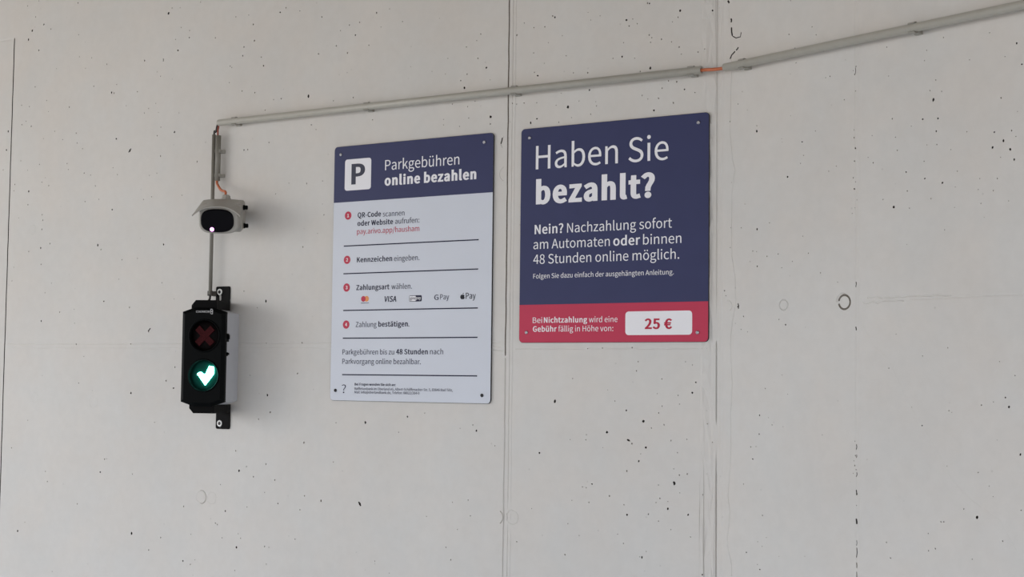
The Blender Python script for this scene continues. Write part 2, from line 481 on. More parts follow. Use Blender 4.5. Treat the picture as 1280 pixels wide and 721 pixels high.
class Wall:
    """a concrete face in (s, z) with real pits, grooves and ridges cut into it"""

    def __init__(self, s0, s1, z0, z1):
        self.v, self.d, self.e, self.f, self.fm = [], [], [], [], []
        a = [self.vert(s0, z0), self.vert(s1, z0), self.vert(s1, z1), self.vert(s0, z1)]
        self.e += [(a[i], a[(i + 1) % 4]) for i in range(4)]
        self.box = (s0, s1, z0, z1)

    def vert(self, s, z, d=0.0):
        self.v.append(Vector((s, z)))
        self.d.append(d)
        return len(self.v) - 1

    def ring(self, pts, d, m=None):
        ids = [self.vert(s, z, d) for s, z in pts]
        if m is None:
            self.e += [(ids[i], ids[(i + 1) % len(ids)]) for i in range(len(ids))]
        else:
            self.f.append(ids)
            self.fm.append(m)
        return ids

    def pit(self, s, z, r, m, depth=1.4, stretch=1.0, tilt=0.0):
        n = 7 if r > 0.003 else 6
        a0 = rnd.uniform(0, 6)
        outer = []
        for k in range(n):
            a = a0 + 2 * math.pi * k / n
            q = r * rnd.uniform(0.75, 1.2)
            x, y = q * math.cos(a), q * math.sin(a) * stretch
            outer.append((s + x * math.cos(tilt) - y * math.sin(tilt), z + x * math.sin(tilt) + y * math.cos(tilt)))
        # drop pits that would run over the edge
        s0, s1, z0, z1 = self.box
        if min(o[0] for o in outer) < s0 + .002 or max(o[0] for o in outer) > s1 - .002:
            return
        self.ring(outer, 0.0, m)
        self.ring([(s + (x - s) * .6, z + (y - z) * .6) for x, y in outer], -depth * r, m)

    def strip(self, path, w, depth, m=None, flat=0.0):
        """a groove (depth < 0) or ridge along path; flat = share of the width that is level"""
        path = [Vector(p) for p in path]
        path = [path[0], path[0].lerp(path[1], .12)] + path[1:-1] + [path[-1].lerp(path[-2], .12), path[-1]]
        L, Rr, C1, C2 = [], [], [], []
        for i, p in enumerate(path):
            t = (path[min(i + 1, len(path) - 1)] - path[max(i - 1, 0)]).normalized()
            n = Vector((-t.y, t.x))
            ww = w * (0.15 if i in (0, len(path) - 1) else 1) * 0.5
            L.append(p + n * ww)
            Rr.append(p - n * ww)
            C1.append(p + n * ww * flat)
            C2.append(p - n * ww * flat)
        ids = [self.vert(q.x, q.y, 0) for q in Rr] + [self.vert(q.x, q.y, 0) for q in reversed(L)]
        if m is None:
            self.e += [(ids[i], ids[(i + 1) % len(ids)]) for i in range(len(ids))]
        else:
            self.f.append(ids)
            self.fm.append(m)
        for C in ([C1, C2] if flat > 0 else [C1]):
            c = [self.vert(q.x, q.y, 0 if i in (0, len(C) - 1) else depth) for i, q in enumerate(C)]
            self.e += list(zip(c, c[1:]))

    def plug(self, s, z, r, depth=0.002, a0=0, a1=360, w=0.16, m=None, seg=26):
        """the ring round a filled formwork-tie hole"""
        closed = a1 - a0 >= 359
        n = seg if closed else max(5, int(seg * (a1 - a0) / 360))
        ang = [R(a0 + (a1 - a0) * k / n) for k in range(n if closed else n + 1)]
        if closed:
            for rr, d in ((r, 0), (r * (1 - w / 2), -depth), (r * (1 - w), 0)):
                self.ring([(s + rr * math.cos(a), z + rr * math.sin(a)) for a in ang], d)
        else:
            self.strip([(s + r * math.cos(a), z + r * math.sin(a)) for a in ang], r * w, -depth, m)

    def build(self, name, place, thick, mats):
        vs, es, fs, ov, oe, of = delaunay_2d_cdt(self.v, self.e, self.f, 0, 1e-6, True)
        bm = bmesh.new()
        bv = []
        for i, p in enumerate(vs):
            d = self.d[ov[i][0]] if ov[i] else 0.0
            bv.append(bm.verts.new(place(p.x, p.y, d)))
        for t, o in zip(fs, of):
            try:
                q = bm.faces.new([bv[i] for i in t])
            except ValueError:
                continue
            ms = [self.fm[k] for k in o if k < len(self.fm)]
            q.material_index = max(ms) if ms else 0
        s0, s1, z0, z1 = self.box
        back = [bm.verts.new(place(s, z, -thick)) for s, z in ((s0, z0), (s1, z0), (s1, z1), (s0, z1))]
        front = [bm.verts.new(place(s, z, 0)) for s, z in ((s0, z0), (s1, z0), (s1, z1), (s0, z1))]
        bm.faces.new(list(reversed(back)))
        for i in range(4):
            j = (i + 1) % 4
            bm.faces.new((front[i], back[i], back[j], front[j]))
        me = bpy.data.meshes.new(name)
        bm.to_mesh(me)
        bm.free()
        o = link(name, me, mats)
        o['kind'] = 'structure'
        return o


CEIL = 3.42
SIZE = {1: (0.0015, 1), 2: (0.0019, 1), 3: (0.0026, 2), 4: (0.0035, 2), 5: (0.0058, 2)}
WM = [M['wall'], M['pore_pale'], M['pore']]


def wavy(a, b, n, amp):
    a, b = Vector(a), Vector(b)
    t = (b - a).normalized()
    nn = Vector((-t.y, t.x))
    return [tuple(a.lerp(b, k / n) + nn * (rnd.uniform(-amp, amp) if 0 < k < n else 0)) for k in range(n + 1)]


def lp(px, py):
    p = left(px, py)
    return (p.x, p.z)


def rp(px, py):
    return right_sz(px, py)


# --- left wall
W = Wall(-6.0, XC, 0.0, CEIL)
for px, py, k in PORES_LEFT:
    s, z = lp(px, py)
    if s > XC - 0.012:
        continue
    r, m = SIZE[k]
    long = (k == 5) or (abs(px - 162.4) < 1 and abs(py - 188) < 1)
    W.pit(s, z, r * rnd.uniform(.9, 1.2) * (1.2 if px < 480 else 1.0), m, stretch=(0.5 if k == 5 else rnd.uniform(0.8, 1.5)), tilt=rnd.uniform(-.4, .4))
# long vertical sheet joint between the two signs
xj = lp(634.5, 300)[0]
zj = lp(632, 445)[1]
W.strip(wavy((xj - .003, zj), (xj - .003, CEIL - .02), 50, 0.0007), 0.0046, -0.0042, 1, 0.1)
W.strip(wavy((xj - .004, 0.02), (xj - .003, zj - .003), 40, 0.0007), 0.0050, -0.0034, None, 0.1)
W.strip(wavy((xj + .0115, 0.02), (xj + .0115, CEIL - .02), 60, 0.0005), 0.0036, -0.0018, None, 0.1)
W.strip(wavy((xj + .019, 0.02), (xj + .019, CEIL - .02), 60, 0.0005), 0.008, 0.0012, None, 0.3)
# thin joint at the far left with the short seam leaving from its top
a = lp(18.6, 47)
b = lp(1.5, 560)
xl = 0.5 * (a[0] + b[0])
W.strip(wavy((xl, 0.02), (xl, a[1]), 60, 0.0006), 0.0050, -0.007, 2, 0.3)
W.strip(wavy((xl - 3.0, a[1] - .004), (xl - .01, a[1] - .004), 40, 0.001), 0.012, -0.0012, None, 0.2)
# level formwork seam across the wall
zs = lp(150, 431)[1]
W.strip(wavy((xl + .01, zs + .004), (xj - .02, zs + .004), 90, 0.0008), 0.006, -0.0011, None, 0.1)
W.strip(wavy((xl + .01, zs - .012), (xj - .02, zs - .012), 90, 0.0008), 0.006, 0.0006, None, 0.1)
z2 = lp(760, 435.5)[1]
W.strip(wavy((xj + .03, z2), (XC - .03, z2), 40, 0.0008), 0.005, -0.0012, None, 0.1)
W.strip(wavy((xj - .05, z2 - .003), (xj - .006, z2 - .006), 6, 0.002), 0.006, -0.0016, None, 0.1)
# rough band of boards beside the corner
z = 0.03
cols = [0.052, 0.044, 0.036, 0.028, 0.020, 0.013]
prev = None
while z < CEIL - .02:
    row = [W.vert(XC - c + rnd.uniform(-.0025, .0025), z + rnd.uniform(-.01, .01), (rnd.uniform(-.0022, .0018) if 0 < i else -.0004)) for i, c in enumerate(cols)]
    if prev:
        for i, (p, q) in enumerate(zip(prev, row)):
            if rnd.random() < .85:
                W.e.append((p, q))
    prev = row
    z += 0.042
zt = lp(890, 560)[1]
W.strip([(XC - .0045, zz) for zz in (0.02, 0.4, 0.8, zt)], 0.0052, -0.0055, None, 0.15)
W.strip([(XC - .0045, zz) for zz in (zt + .06, zt + .2, lp(890, 425)[1])], 0.0046, -0.005, None, 0.15)
W.strip([(XC - .0045, zz) for zz in (lp(890, 400)[1], 2.4, CEIL - .02)], 0.005, -0.0026, None, 0.2)
W.strip([(XC - .052, zz) for zz in (0.02, 0.5, lp(884, 600)[1])], 0.004, -0.0024, None, 0.2)
W.strip([(XC - .040, zz) for zz in (0.02, 0.5, lp(884, 560)[1])], 0.004, -0.0024, None, 0.2)
# filled formwork-tie holes
for px, py, r, dep, a0, a1 in ((251.5, 621, .0215, .0040, -100, 100), (251, 621, .0215, .0008, 0, 360), (265, 622, .0215, .0007, 0, 360),
                               (44, 497, .020, .0006, 0, 360), (117, 502, .022, .0007, 0, 360), (41, 287, .02, .0006, 0, 360),
                               (621.5, 646, .020, .0034, -62, 62), (641, 646.5, .0215, .0013, 0, 360), (641, 646.5, .0215, .0030, 100, 250),
                               (632.5, 217, .0215, .0016, 110, 250), (634, 178, .0215, .0022, 120, 220)):
    s, zz = lp(px, py)
    W.plug(s, zz, r, dep, a0, a1, 0.2)
# the longer scratches
for (x0, y0, x1, y1, w) in ((160.5, 190.5, 164, 185.5, .004), (204, 77, 204, 73, .003), (185, 414, 188, 410, .004), (448, 627, 451, 632.5, .005),
                            (626, 180, 628, 172, .004)):
    a, b = lp(x0, y0), lp(x1, y1)
    mid = (0.5 * (a[0] + b[0]) + .001, 0.5 * (a[1] + b[1]))
    W.strip([a, mid, b], w, -.004, 2)
W.build('wall_left', lambda s, z, d: (s, -d, z), 0.25, WM)

# --- right wall
W = Wall(0.0, 5.2, 0.0, CEIL)
for px, py, k in PORES_RIGHT:
    s, z = rp(px, py)
    r, m = SIZE[k]
    W.pit(s, z, r * rnd.uniform(.72, .98), m, stretch=rnd.uniform(0.7, 1.4), tilt=rnd.uniform(-.5, .5))
# beads and the wandering crack close to the corner
W.strip([(0.012, zz) for zz in (0.02, 1, 2, CEIL - .02)], 0.012, 0.0012, None, 0.3)
crack = [(911, -20), (911.5, 20), (915, 70), (913, 150), (912.5, 165), (916, 200), (919, 212), (915, 240), (914.5, 285), (915, 320), (919, 345), (920, 380), (916, 400), (913.5, 420), (914, 450), (915.5, 480),
         (913.5, 520), (914, 560), (913, 580), (910, 620), (912.5, 640), (911.5, 655), (909, 675), (911, 690), (914.5, 705), (914, 760)]
W.strip([rp(*p) for p in crack], 0.0042, -0.0014, None, 0.1)
for seg, w in (([(913.8, 23), (914, 28)], .007), ([(914.3, 34), (914.6, 40), (915.5, 45)], .007), ([(915.5, 45), (920, 47.5), (925.5, 46), (926.5, 40)], .004), ([(909.5, 1), (911.5, 4)], .008),
               ([(923, 59), (920, 63)], .006), ([(919, 64), (914.5, 69), (912.5, 74)], .006), ([(922.5, 379), (923, 386)], .005)):
    pts = [rp(*p) for p in seg]
    if len(pts) == 2:
        pts.insert(1, ((pts[0][0] + pts[1][0]) / 2 + .0015, (pts[0][1] + pts[1][1]) / 2))
    W.strip(pts, w * .68, -.006, 2)
# broken vertical joint
sj = rp(1070, 400)[0]
W.strip(wavy((sj, 0.02), (sj, CEIL - .02), 50, 0.001), 0.006, -0.0007, None, 0.2)
W.strip(wavy((sj + .010, 0.02), (sj + .010, CEIL - .02), 50, 0.0008), 0.008, 0.0005, None, 0.3)
for y0, y1, w in ((612, 619, .005), (648, 655, .007), (675, 682, .003), (684, 697, .005), (703, 710, .005), (714, 740, .004), (590, 596, .003), (555, 562, .003), (568, 572, .004), (84, 92, .003), (408, 413, .004), (352, 358, .003)):
    za, zb = rp(1071, y0)[1], rp(1071, y1)[1]
    so = rnd.uniform(-.001, .001)
    W.strip([(sj + so, za), (sj + so + .001, (za + zb) / 2), (sj - so, zb)], w * rnd.uniform(.45, .75), -.005, rnd.choice((1, 2)))
# level seam to the right of it
a, b = rp(1092, 375.5), rp(1290, 368)
W.strip(wavy((a[0], a[1]), (5.0, a[1]), 80, 0.0007), 0.007, -0.0011, None, 0.1)
W.strip(wavy((a[0] - .02, a[1] + .008), (a[0] + .22, a[1] + .004), 16, 0.003), 0.006, -0.0016, None, 0.1)
W.strip(wavy(rp(1078, 378), rp(1130, 376), 8, 0.003), 0.005, -0.0014, None, 0.1)
# hairline crack running down to the right
hl = [(1076, 402), (1092, 432), (1110, 448), (1120, 470), (1136, 505), (1160, 545), (1190, 600), (1215, 625), (1250, 650), (1272, 690)]
W.strip([rp(*p) for p in hl], 0.0022, -0.0003, None, 0.1)
# formwork-tie plugs
for px, py, r, dep, a0, a1 in ((979.5, 381, .0155, .0024, 0, 360), (1055.5, 377.5, .0175, .0042, 0, 360), (1053.5, 376.0, .0185, .0025, 60, 190), (910, 382, .014, .0016, -60, 100)):
    s, zz = rp(px, py)
    if r > .016 and a1 == 360:
        W.plug(s, zz, r, dep, -170, 170, 0.30, 1)
    else:
        W.plug(s, zz, r, dep, a0, a1, 0.26)
W.build('wall_right', right, 0.25, WM)


def slab(name, z0, z1, material):
    mb = MB()
    e = right(5.2, 0)
    p = [(-6, 0.0), (XC, 0.0), (e.x, e.y), (e.x, -5.6), (-6, -5.6)]
    a = [mb.bm.verts.new((x, y, z0)) for x, y in p]
    b = [mb.bm.verts.new((x, y, z1)) for x, y in p]
    mb.bm.faces.new(a)
    mb.bm.faces.new(list(reversed(b)))
    for i in range(5):
        j = (i + 1) % 5
        mb.bm.faces.new((a[i], b[i], b[j], a[j]))
    o = mb.build(name, material)
    o['kind'] = 'structure'


slab('floor', -0.2, 0.0, M['floor'])
slab('ceiling', CEIL, CEIL + 0.25, M['ceiling'])

GLYPH_TEXT = '''
,	249	67,-170,-6,16,81,34 198,17,0,-86,0,60 129,113,43,0,-33,0 67,55,0,36,0,-35 127,-2,-32,0,3,1 137,-1,-3,0,-1,-54 47,-122,56,24,7,-16
-	311	41,219,0,21,77,0 270,219,-76,0,0,21 270,282,0,-21,-76,0 41,282,77,0,0,-21
.	249	124,-12,-33,0,33,0 183,50,0,-37,0,38 124,113,33,0,-33,0 65,50,0,38,0,-37
/	351	10,-160,89,290,20,0 70,-160,-20,0,89,290 337,711,-89,-291,-19,0 278,711,20,0,-89,-291
0	497	249,-12,-125,0,124,0 453,330,0,-229,0,228 249,668,124,0,-125,0 45,330,0,228,0,-229|249,55,74,0,-74,0 124,330,0,-192,0,192 249,603,-74,0,74,0 374,330,0,192,0,-192
1	497	79,0,0,23,120,0 439,0,-120,0,0,23 439,68,0,-23,-44,0 307,68,44,0,0,196 307,656,0,-196,-21,0 244,656,21,0,-35,-21 108,609,58,11,0,-17 108,558,0,17,39,0 226,558,-40,0,0,-164 226,68,0,163,-49,0 79,68,49,0,0,-23
2	497	39,0,0,16,138,0 452,0,-138,0,0,24 452,71,0,-24,-61,0 270,71,61,0,-33,0 163,64,34,3,154,146 421,475,0,-131,0,117 229,668,117,0,-83,0 36,572,53,58,16,-16 83,525,-16,16,37,44 219,601,-53,0,82,0 340,472,0,75,0,-113 39,48,206,180,0,-16
3	497	235,-12,-102,0,118,0 447,175,0,-117,0,91 308,342,77,-19,0,1 308,346,0,-1,70,25 424,504,0,-80,0,104 233,668,111,0,-75,0 50,590,49,45,15,-18 94,538,-15,17,38,37 230,601,-53,0,69,0 341,498,0,62,0,-71 159,372,136,0,0,-21 159,310,0,21,152,0 363,178,0,80,0,-75 230,56,79,0,-74,0 68,132,38,-40,-14,-18 26,79,14,17,43,-48
4	497	304,0,0,60,26,0 381,0,-25,0,0,60 381,181,0,-60,29,0 469,181,-29,0,0,22 469,246,0,-22,-29,0 381,246,29,0,0,137 381,656,0,-137,-30,0 291,656,30,0,-91,-141 18,234,91,141,0,-17 18,181,0,18,95,0 304,181,-95,0,0,-60|304,246,0,67,-67,0 103,246,67,0,50,75 252,470,-49,-75,19,32 305,567,-16,-32,1,0 309,567,-1,0,-2,-34 304,447,0,33,0,-67
5	497	234,-12,-102,0,111,0 449,213,0,-143,0,145 251,422,109,0,-39,0 153,396,30,17,6,64 170,586,-6,-63,82,0 417,586,-82,0,0,23 417,656,0,-23,-106,0 98,656,107,0,-7,-102 77,350,7,102,15,-9 121,322,-15,9,37,25 230,361,-44,0,82,0 366,211,0,94,0,-96 226,56,78,0,-76,0 65,129,37,-38,-13,-18 24,75,14,18,45,-44
6	497	269,-12,-125,0,102,0 458,201,0,-127,0,138 276,407,111,0,-51,0 127,328,40,50,4,204 296,601,-91,0,40,0 400,550,-25,31,16,17 447,601,-16,-17,-37,39 293,668,68,0,-127,0 50,313,0,257,0,-216|129,263,9,-136,43,61 262,346,-40,0,80,0 380,201,0,89,0,-89 269,53,63,0,-82,0
8	497	251,-12,-122,0,122,0 456,158,0,-95,0,90 345,330,58,-33,0,2 345,335,0,-2,39,30 432,493,0,-69,0,101 252,666,112,0,-102,0 72,499,0,100,0,-69 161,348,-47,33,0,-1 161,345,0,1,-60,-33 41,163,0,88,0,-101|295,356,44,40,-78,31 147,499,0,-77,0,64 251,605,-60,0,70,0 362,489,0,65,0,-49|251,49,77,0,-78,0 114,170,0,-70,0,63 204,319,-53,-34,93,-38 378,160,0,89,0,-65
:	249	124,349,-33,0,33,0 183,412,0,-38,0,36 124,474,33,0,-33,0 65,412,0,36,0,-38|124,-12,-33,0,33,0 183,50,0,-37,0,38 124,113,33,0,-33,0 65,50,0,38,0,-37
?	424	159,198,-21,156,24,0 232,198,-24,0,-16,140 377,523,0,-132,0,98 209,682,102,0,-72,0 38,600,42,47,16,-15 85,557,-15,14,31,35 200,614,-44,0,65,0 297,517,0,54,0,-106|198,-12,-33,0,33,0 258,50,0,-37,0,38 198,113,33,0,-33,0 140,50,0,38,0,-37
@	847	402,-155,-195,0,70,0 592,-104,-58,-35,-7,16 570,-55,8,-17,-44,-26 408,-100,62,0,-170,0 110,206,0,-195,0,233 461,592,-178,0,182,0 738,311,0,162,0,-128 603,105,64,0,-54,0 549,223,-20,-80,13,66 588,422,-13,-66,-18,0 534,422,18,0,-4,-13 523,381,4,14,-1,0 521,381,0,0,-19,33 441,430,34,0,-117,0 248,199,0,105,0,-92 369,56,-68,0,44,0 490,125,-32,-38,1,0 493,125,-1,0,6,-51 596,49,-55,0,90,0 796,315,0,-174,0,197 468,646,201,0,-224,0 50,203,0,268,0,-233|385,113,28,0,-40,0 314,203,0,-64,0,76 441,373,-78,0,28,0 506,331,-19,31,-10,-53 478,173,9,53,-35,-42
A	544	4,0,74,219,27,0 87,0,-28,0,21,67 150,200,-21,-66,80,0 390,200,-80,0,21,-66 453,0,-21,67,29,0 541,0,-30,0,-75,219 318,656,74,-219,-31,0 226,656,30,0,-74,-219|171,266,66,0,11,34 203,367,-11,-34,23,74 268,589,-20,-77,2,0 272,589,-1,0,22,-76 338,367,-24,74,11,-34 370,266,-11,34,-67,0
B	588	90,0,0,219,70,0 299,0,-70,0,147,0 548,192,0,-128,0,90 414,349,78,-15,0,2 414,354,0,-2,62,19 510,496,0,-66,0,115 285,656,132,0,-65,0 90,656,65,0,0,-219|173,378,32,0,0,71 173,591,0,-71,33,0 274,591,-34,0,103,0 429,485,0,77,0,-67 270,378,113,0,-32,0|173,66,38,0,0,83 173,313,0,-82,38,0 287,313,-38,0,116,0 466,195,0,82,0,-89 287,66,113,0,-38,0
C	571	337,-12,-163,0,85,0 539,82,-52,-60,-15,18 493,135,15,-17,-42,-46 341,61,63,0,-125,0 137,330,0,-165,0,164 344,595,-124,0,56,0 478,533,-35,37,15,18 523,587,-15,-18,-38,42 343,668,79,0,-167,0 52,328,0,212,0,-213
F	494	90,0,0,219,28,0 173,0,-28,0,0,98 173,294,0,-98,83,0 423,294,-83,0,0,24 423,364,0,-23,-83,0 173,364,83,0,0,74 173,586,0,-74,98,0 468,586,-98,0,0,23 468,656,0,-23,-126,0 90,656,126,0,0,-219
G	617	348,-12,-173,0,88,0 550,64,-42,-43,0,92 550,340,0,-92,-71,0 335,340,72,0,0,-23 335,271,0,23,46,0 474,271,-46,0,0,-57 474,99,0,58,-26,-24 356,61,47,0,-140,0 137,330,0,-165,0,164 355,595,-132,0,66,0 497,533,-33,34,15,18 541,587,-14,-18,-37,39 353,668,91,0,-174,0 52,328,0,212,0,-213
H	652	90,0,0,219,28,0 173,0,-28,0,0,103 173,310,0,-104,102,0 479,310,-102,0,0,-104 479,0,0,103,28,0 562,0,-28,0,0,219 562,656,0,-219,-28,0 479,656,28,0,0,-92 479,381,0,92,-102,0 173,381,102,0,0,92 173,656,0,-92,-28,0 90,656,28,0,0,-219
I	262	90,0,0,219,28,0 173,0,-28,0,0,219 173,656,0,-219,-28,0 90,656,28,0,0,-219
K	578	90,0,0,219,28,0 173,0,-28,0,0,69 173,208,0,-70,37,44 285,342,-37,-45,66,-114 482,0,-65,114,31,0 575,0,-31,0,-79,136 337,407,79,-136,69,83 543,656,-68,-83,-31,0 449,656,32,0,-91,-110 175,327,91,109,-1,0 173,327,0,0,0,109 173,656,0,-110,-28,0 90,656,28,0,0,-219
M	727	90,0,0,219,25,0 165,0,-25,0,0,121 165,363,0,-121,0,57 154,557,5,-58,1,0 158,557,-2,0,17,-50 210,407,-17,50,42,-113 335,66,-42,114,18,0 390,66,-18,0,41,114 514,407,-41,-113,17,50 567,557,-18,-50,1,0 570,557,-1,0,-4,-58 559,363,0,57,0,-121 559,0,0,121,26,0 636,0,-25,0,0,219 636,656,0,-219,-33,0 537,656,33,0,-42,-117 412,305,41,117,-16,-45 366,168,17,46,-1,0 362,168,2,0,-16,46 315,305,17,-45,-42,117 190,656,41,-117,-33,0 90,656,34,0,0,-219
N	647	90,0,0,219,26,0 168,0,-26,0,0,115 168,345,0,-115,0,68 158,550,4,-67,2,0 162,550,-1,0,24,-46 233,414,-24,45,79,-138 472,0,-80,138,28,0 557,0,-29,0,0,219 557,656,0,-219,-27,0 478,656,26,0,0,-114 478,315,0,114,0,-68 490,107,-6,66,-2,0 485,107,2,0,-24,45 414,243,24,-46,-80,137 175,656,79,-138,-29,0 90,656,28,0,0,-219
O	664	332,-12,-165,0,165,0 612,330,0,-210,0,211 332,668,165,0,-165,0 52,330,0,211,0,-210|332,61,118,0,-118,0 137,330,0,-164,0,164 332,595,-118,0,118,0 527,330,0,164,0,-164
P	567	90,0,0,219,28,0 173,0,-28,0,0,87 173,261,0,-87,36,0 281,261,-36,0,144,0 523,464,0,-139,0,143 277,656,147,0,-62,0 90,656,63,0,0,-219|173,328,32,0,0,87 173,589,0,-87,31,0 267,589,-32,0,115,0 440,464,0,95,0,-94 270,328,116,0,-32,0
Q	664	332,57,118,0,-118,0 137,330,0,-167,0,164 332,595,-118,0,118,0 527,330,0,164,0,-167|532,-165,-120,0,40,0 626,-149,-19,-9,-5,21 610,-86,6,-21,-17,-5 541,-96,30,0,-70,0 380,-8,30,-58,139,24 612,330,0,-189,0,211 332,668,165,0,-165,0 52,330,0,211,0,-192 292,-9,-143,20,36,-89
R	568	173,345,36,0,0,81 173,589,0,-82,36,0 283,589,-37,0,103,0 442,473,0,85,0,-86 283,345,103,0,-37,0|450,0,-53,93,31,0 543,0,-31,0,-55,96 377,287,55,-95,88,22 524,473,0,-103,0,136 295,656,134,0,-68,0 90,656,69,0,0,-219 90,0,0,219,28,0 173,0,-28,0,0,93 173,278,0,-92,39,0 291,278,-40,0,53,-92
S	533	272,-12,-93,0,137,0 495,175,0,-104,0,97 360,350,76,-33,-31,13 267,390,31,-13,-51,22 158,500,0,-64,0,58 280,595,-74,0,61,0 430,534,-41,38,14,18 473,587,-15,-18,-46,48 280,668,78,0,-119,0 73,494,0,101,0,-96 207,326,-61,26,31,-14 301,285,-32,13,62,-28 411,167,0,68,0,-63 273,61,87,0,-68,0 92,142,47,-49,-16,-19 43,85,16,19,56,-59
T	536	226,0,0,195,28,0 310,0,-28,0,0,195 310,586,0,-195,66,0 508,586,-66,0,0,23 508,656,0,-23,-160,0 28,656,160,0,0,-23 28,586,0,23,66,0 226,586,-66,0,0,-195
V	515	210,0,-69,219,32,0 306,0,-32,0,70,219 515,656,-70,-219,-28,0 430,656,29,0,-35,-118 325,301,35,118,-23,-77 261,84,25,77,-1,0 258,84,1,0,-24,77 194,301,23,-77,-35,118 88,656,35,-118,-29,0 1,656,29,0,70,-219
W	786	162,0,-46,219,33,0 260,0,-32,0,33,132 358,396,-33,-132,11,51 391,545,-10,-50,1,0 395,545,-2,0,10,-50 427,396,-12,51,33,-132 526,0,-33,132,34,0 626,0,-33,0,46,219 762,656,-45,-219,-27,0 683,656,26,0,-24,-119 612,299,24,119,-11,-71 576,86,12,72,-1,0 571,86,2,0,-16,72 524,299,17,-70,-30,119 433,656,31,-119,-25,0 357,656,25,0,-30,-119 267,299,30,119,-16,-71 220,86,14,72,-1,0 217,86,1,0,-14,72 177,299,14,-71,-23,119 108,656,23,-119,-28,0 23,656,29,0,47,-219
Z	540	45,0,0,17,151,0 498,0,-151,0,0,24 498,71,0,-24,-117,0 147,71,117,0,115,178 493,607,-115,-179,0,16 493,656,0,-16,-139,0 76,656,139,0,0,-23 76,586,0,23,105,0 391,586,-105,0,-115,-178 45,50,115,179,0,-17
a	504	194,-12,-81,0,60,0 355,58,-46,-38,1,0 358,58,-1,0,2,-19 365,0,-2,19,23,0 432,0,-22,0,0,100 432,299,0,-100,0,121 264,498,119,0,-79,0 73,435,44,29,11,-19 105,379,-11,18,38,26 251,430,-57,0,79,0 351,308,0,63,-207,-23 53,126,0,106,0,-88|217,55,47,0,-48,0 132,132,0,-56,0,62 351,253,-164,-19,0,-45 351,118,0,45,-48,-42
b	553	296,-12,-45,0,111,0 507,251,0,-167,0,150 314,498,125,0,-54,0 161,430,45,38,1,29 165,517,-2,-29,0,65 165,712,0,-65,-28,0 82,712,28,0,0,-237 82,0,0,237,22,0 148,0,-22,0,2,17 155,50,-3,-17,1,0 158,50,-1,0,42,-38|283,57,80,0,-32,0 165,107,42,-37,0,86 165,363,0,-85,45,43 294,430,-41,0,93,0 422,250,0,108,0,-120
c	456	274,-12,-129,0,58,0 431,49,-43,-37,-12,19 396,105,12,-19,-31,-27 281,56,45,0,-89,0 131,243,0,-112,0,111 284,430,-89,0,37,0 380,388,-27,25,14,17 422,441,-14,-18,-34,31 280,498,64,0,-125,0 47,243,0,162,0,-162
d	555	248,-12,-122,0,58,0 396,57,-38,-37,0,0 398,57,-1,0,3,-19 405,0,-2,19,23,0 473,0,-23,0,0,237 473,712,0,-237,-28,0 390,712,28,0,0,-62 390,525,0,63,2,-27 395,442,-2,28,-43,35 258,498,57,0,-111,0 47,243,0,157,0,-162|266,57,45,0,-85,0 132,243,0,-117,0,111 272,430,-78,0,40,0 390,379,-40,36,0,-85 390,124,0,85,-40,-45
e	496	279,-12,-130,0,66,0 439,38,-43,-28,-10,18 410,92,9,-18,-37,-24 288,54,48,0,-92,0 127,224,5,-104,109,0 455,224,-110,0,1,12 458,270,0,-18,0,139 264,498,124,0,-111,0 47,243,0,158,0,-161|126,282,87,0,10,97 266,433,-69,0,76,0 387,282,0,98,-87,0
f	291	30,420,0,20,22,0 96,420,-22,0,0,-140 96,0,0,140,27,0 177,0,-27,0,0,140 177,420,0,-140,35,0 280,420,-34,0,0,22 280,486,0,-22,-34,0 177,486,35,0,0,26 177,563,0,-26,0,63 246,659,-46,0,17,0 301,645,-18,9,6,21 319,709,-6,-21,-23,9 237,724,31,0,-96,0 96,564,0,98,0,-26 96,486,0,26,-22,-2 30,481,22,2,0,-20
g	505	246,-224,-118,0,150,0 492,-55,0,-91,0,80 323,60,112,0,-32,0 227,60,32,0,-65,0 142,113,0,-31,0,27 174,171,-18,-15,21,-11 245,154,-23,0,100,0 423,323,0,-104,0,42 384,423,23,-22,33,0 483,423,-33,0,0,21 483,486,0,-21,-56,0 314,486,57,0,-17,7 245,498,28,0,-97,0 64,325,0,106,0,-58 127,194,-32,25,0,-1 127,191,0,1,-26,-18 73,100,0,41,0,-38 117,21,-25,15,0,-2 117,16,0,2,-45,-28 46,-94,0,42,0,-83|245,209,57,0,-55,0 142,325,0,-71,0,71 245,439,-56,0,58,0 349,325,0,71,0,-71|258,-167,94,0,-89,0 117,-82,0,-52,0,27 166,0,-34,-25,22,-5 229,-7,-18,0,28,0 313,-7,-28,0,65,0 412,-69,0,46,0,-50
h	543	82,0,0,237,28,0 165,0,-28,0,0,118 165,353,0,-118,48,49 297,427,-50,0,65,0 389,297,0,91,0,-99 389,0,0,99,27,0 471,0,-27,0,0,103 471,308,0,-103,0,123 322,498,102,0,-66,0 161,417,45,45,1,33 165,517,-2,-33,0,65 165,712,0,-65,-28,0 82,712,28,0,0,-237
i	246	82,0,0,162,28,0 165,0,-28,0,0,162 165,486,0,-162,-28,0 82,486,28,0,0,-162|124,586,-33,0,32,0 178,641,0,-33,0,31 124,694,32,0,-33,0 70,641,0,31,0,-33
k	494	82,0,0,237,27,0 163,0,-27,0,0,43 163,128,0,-43,30,35 254,234,-30,-35,48,-78 396,0,-47,78,30,0 485,0,-29,0,-61,97 302,290,61,-97,54,65 464,486,-54,-65,-31,0 372,486,31,0,-68,-85 166,230,69,85,-1,0 163,230,1,0,0,161 163,712,0,-160,-27,0 82,712,27,0,0,-237
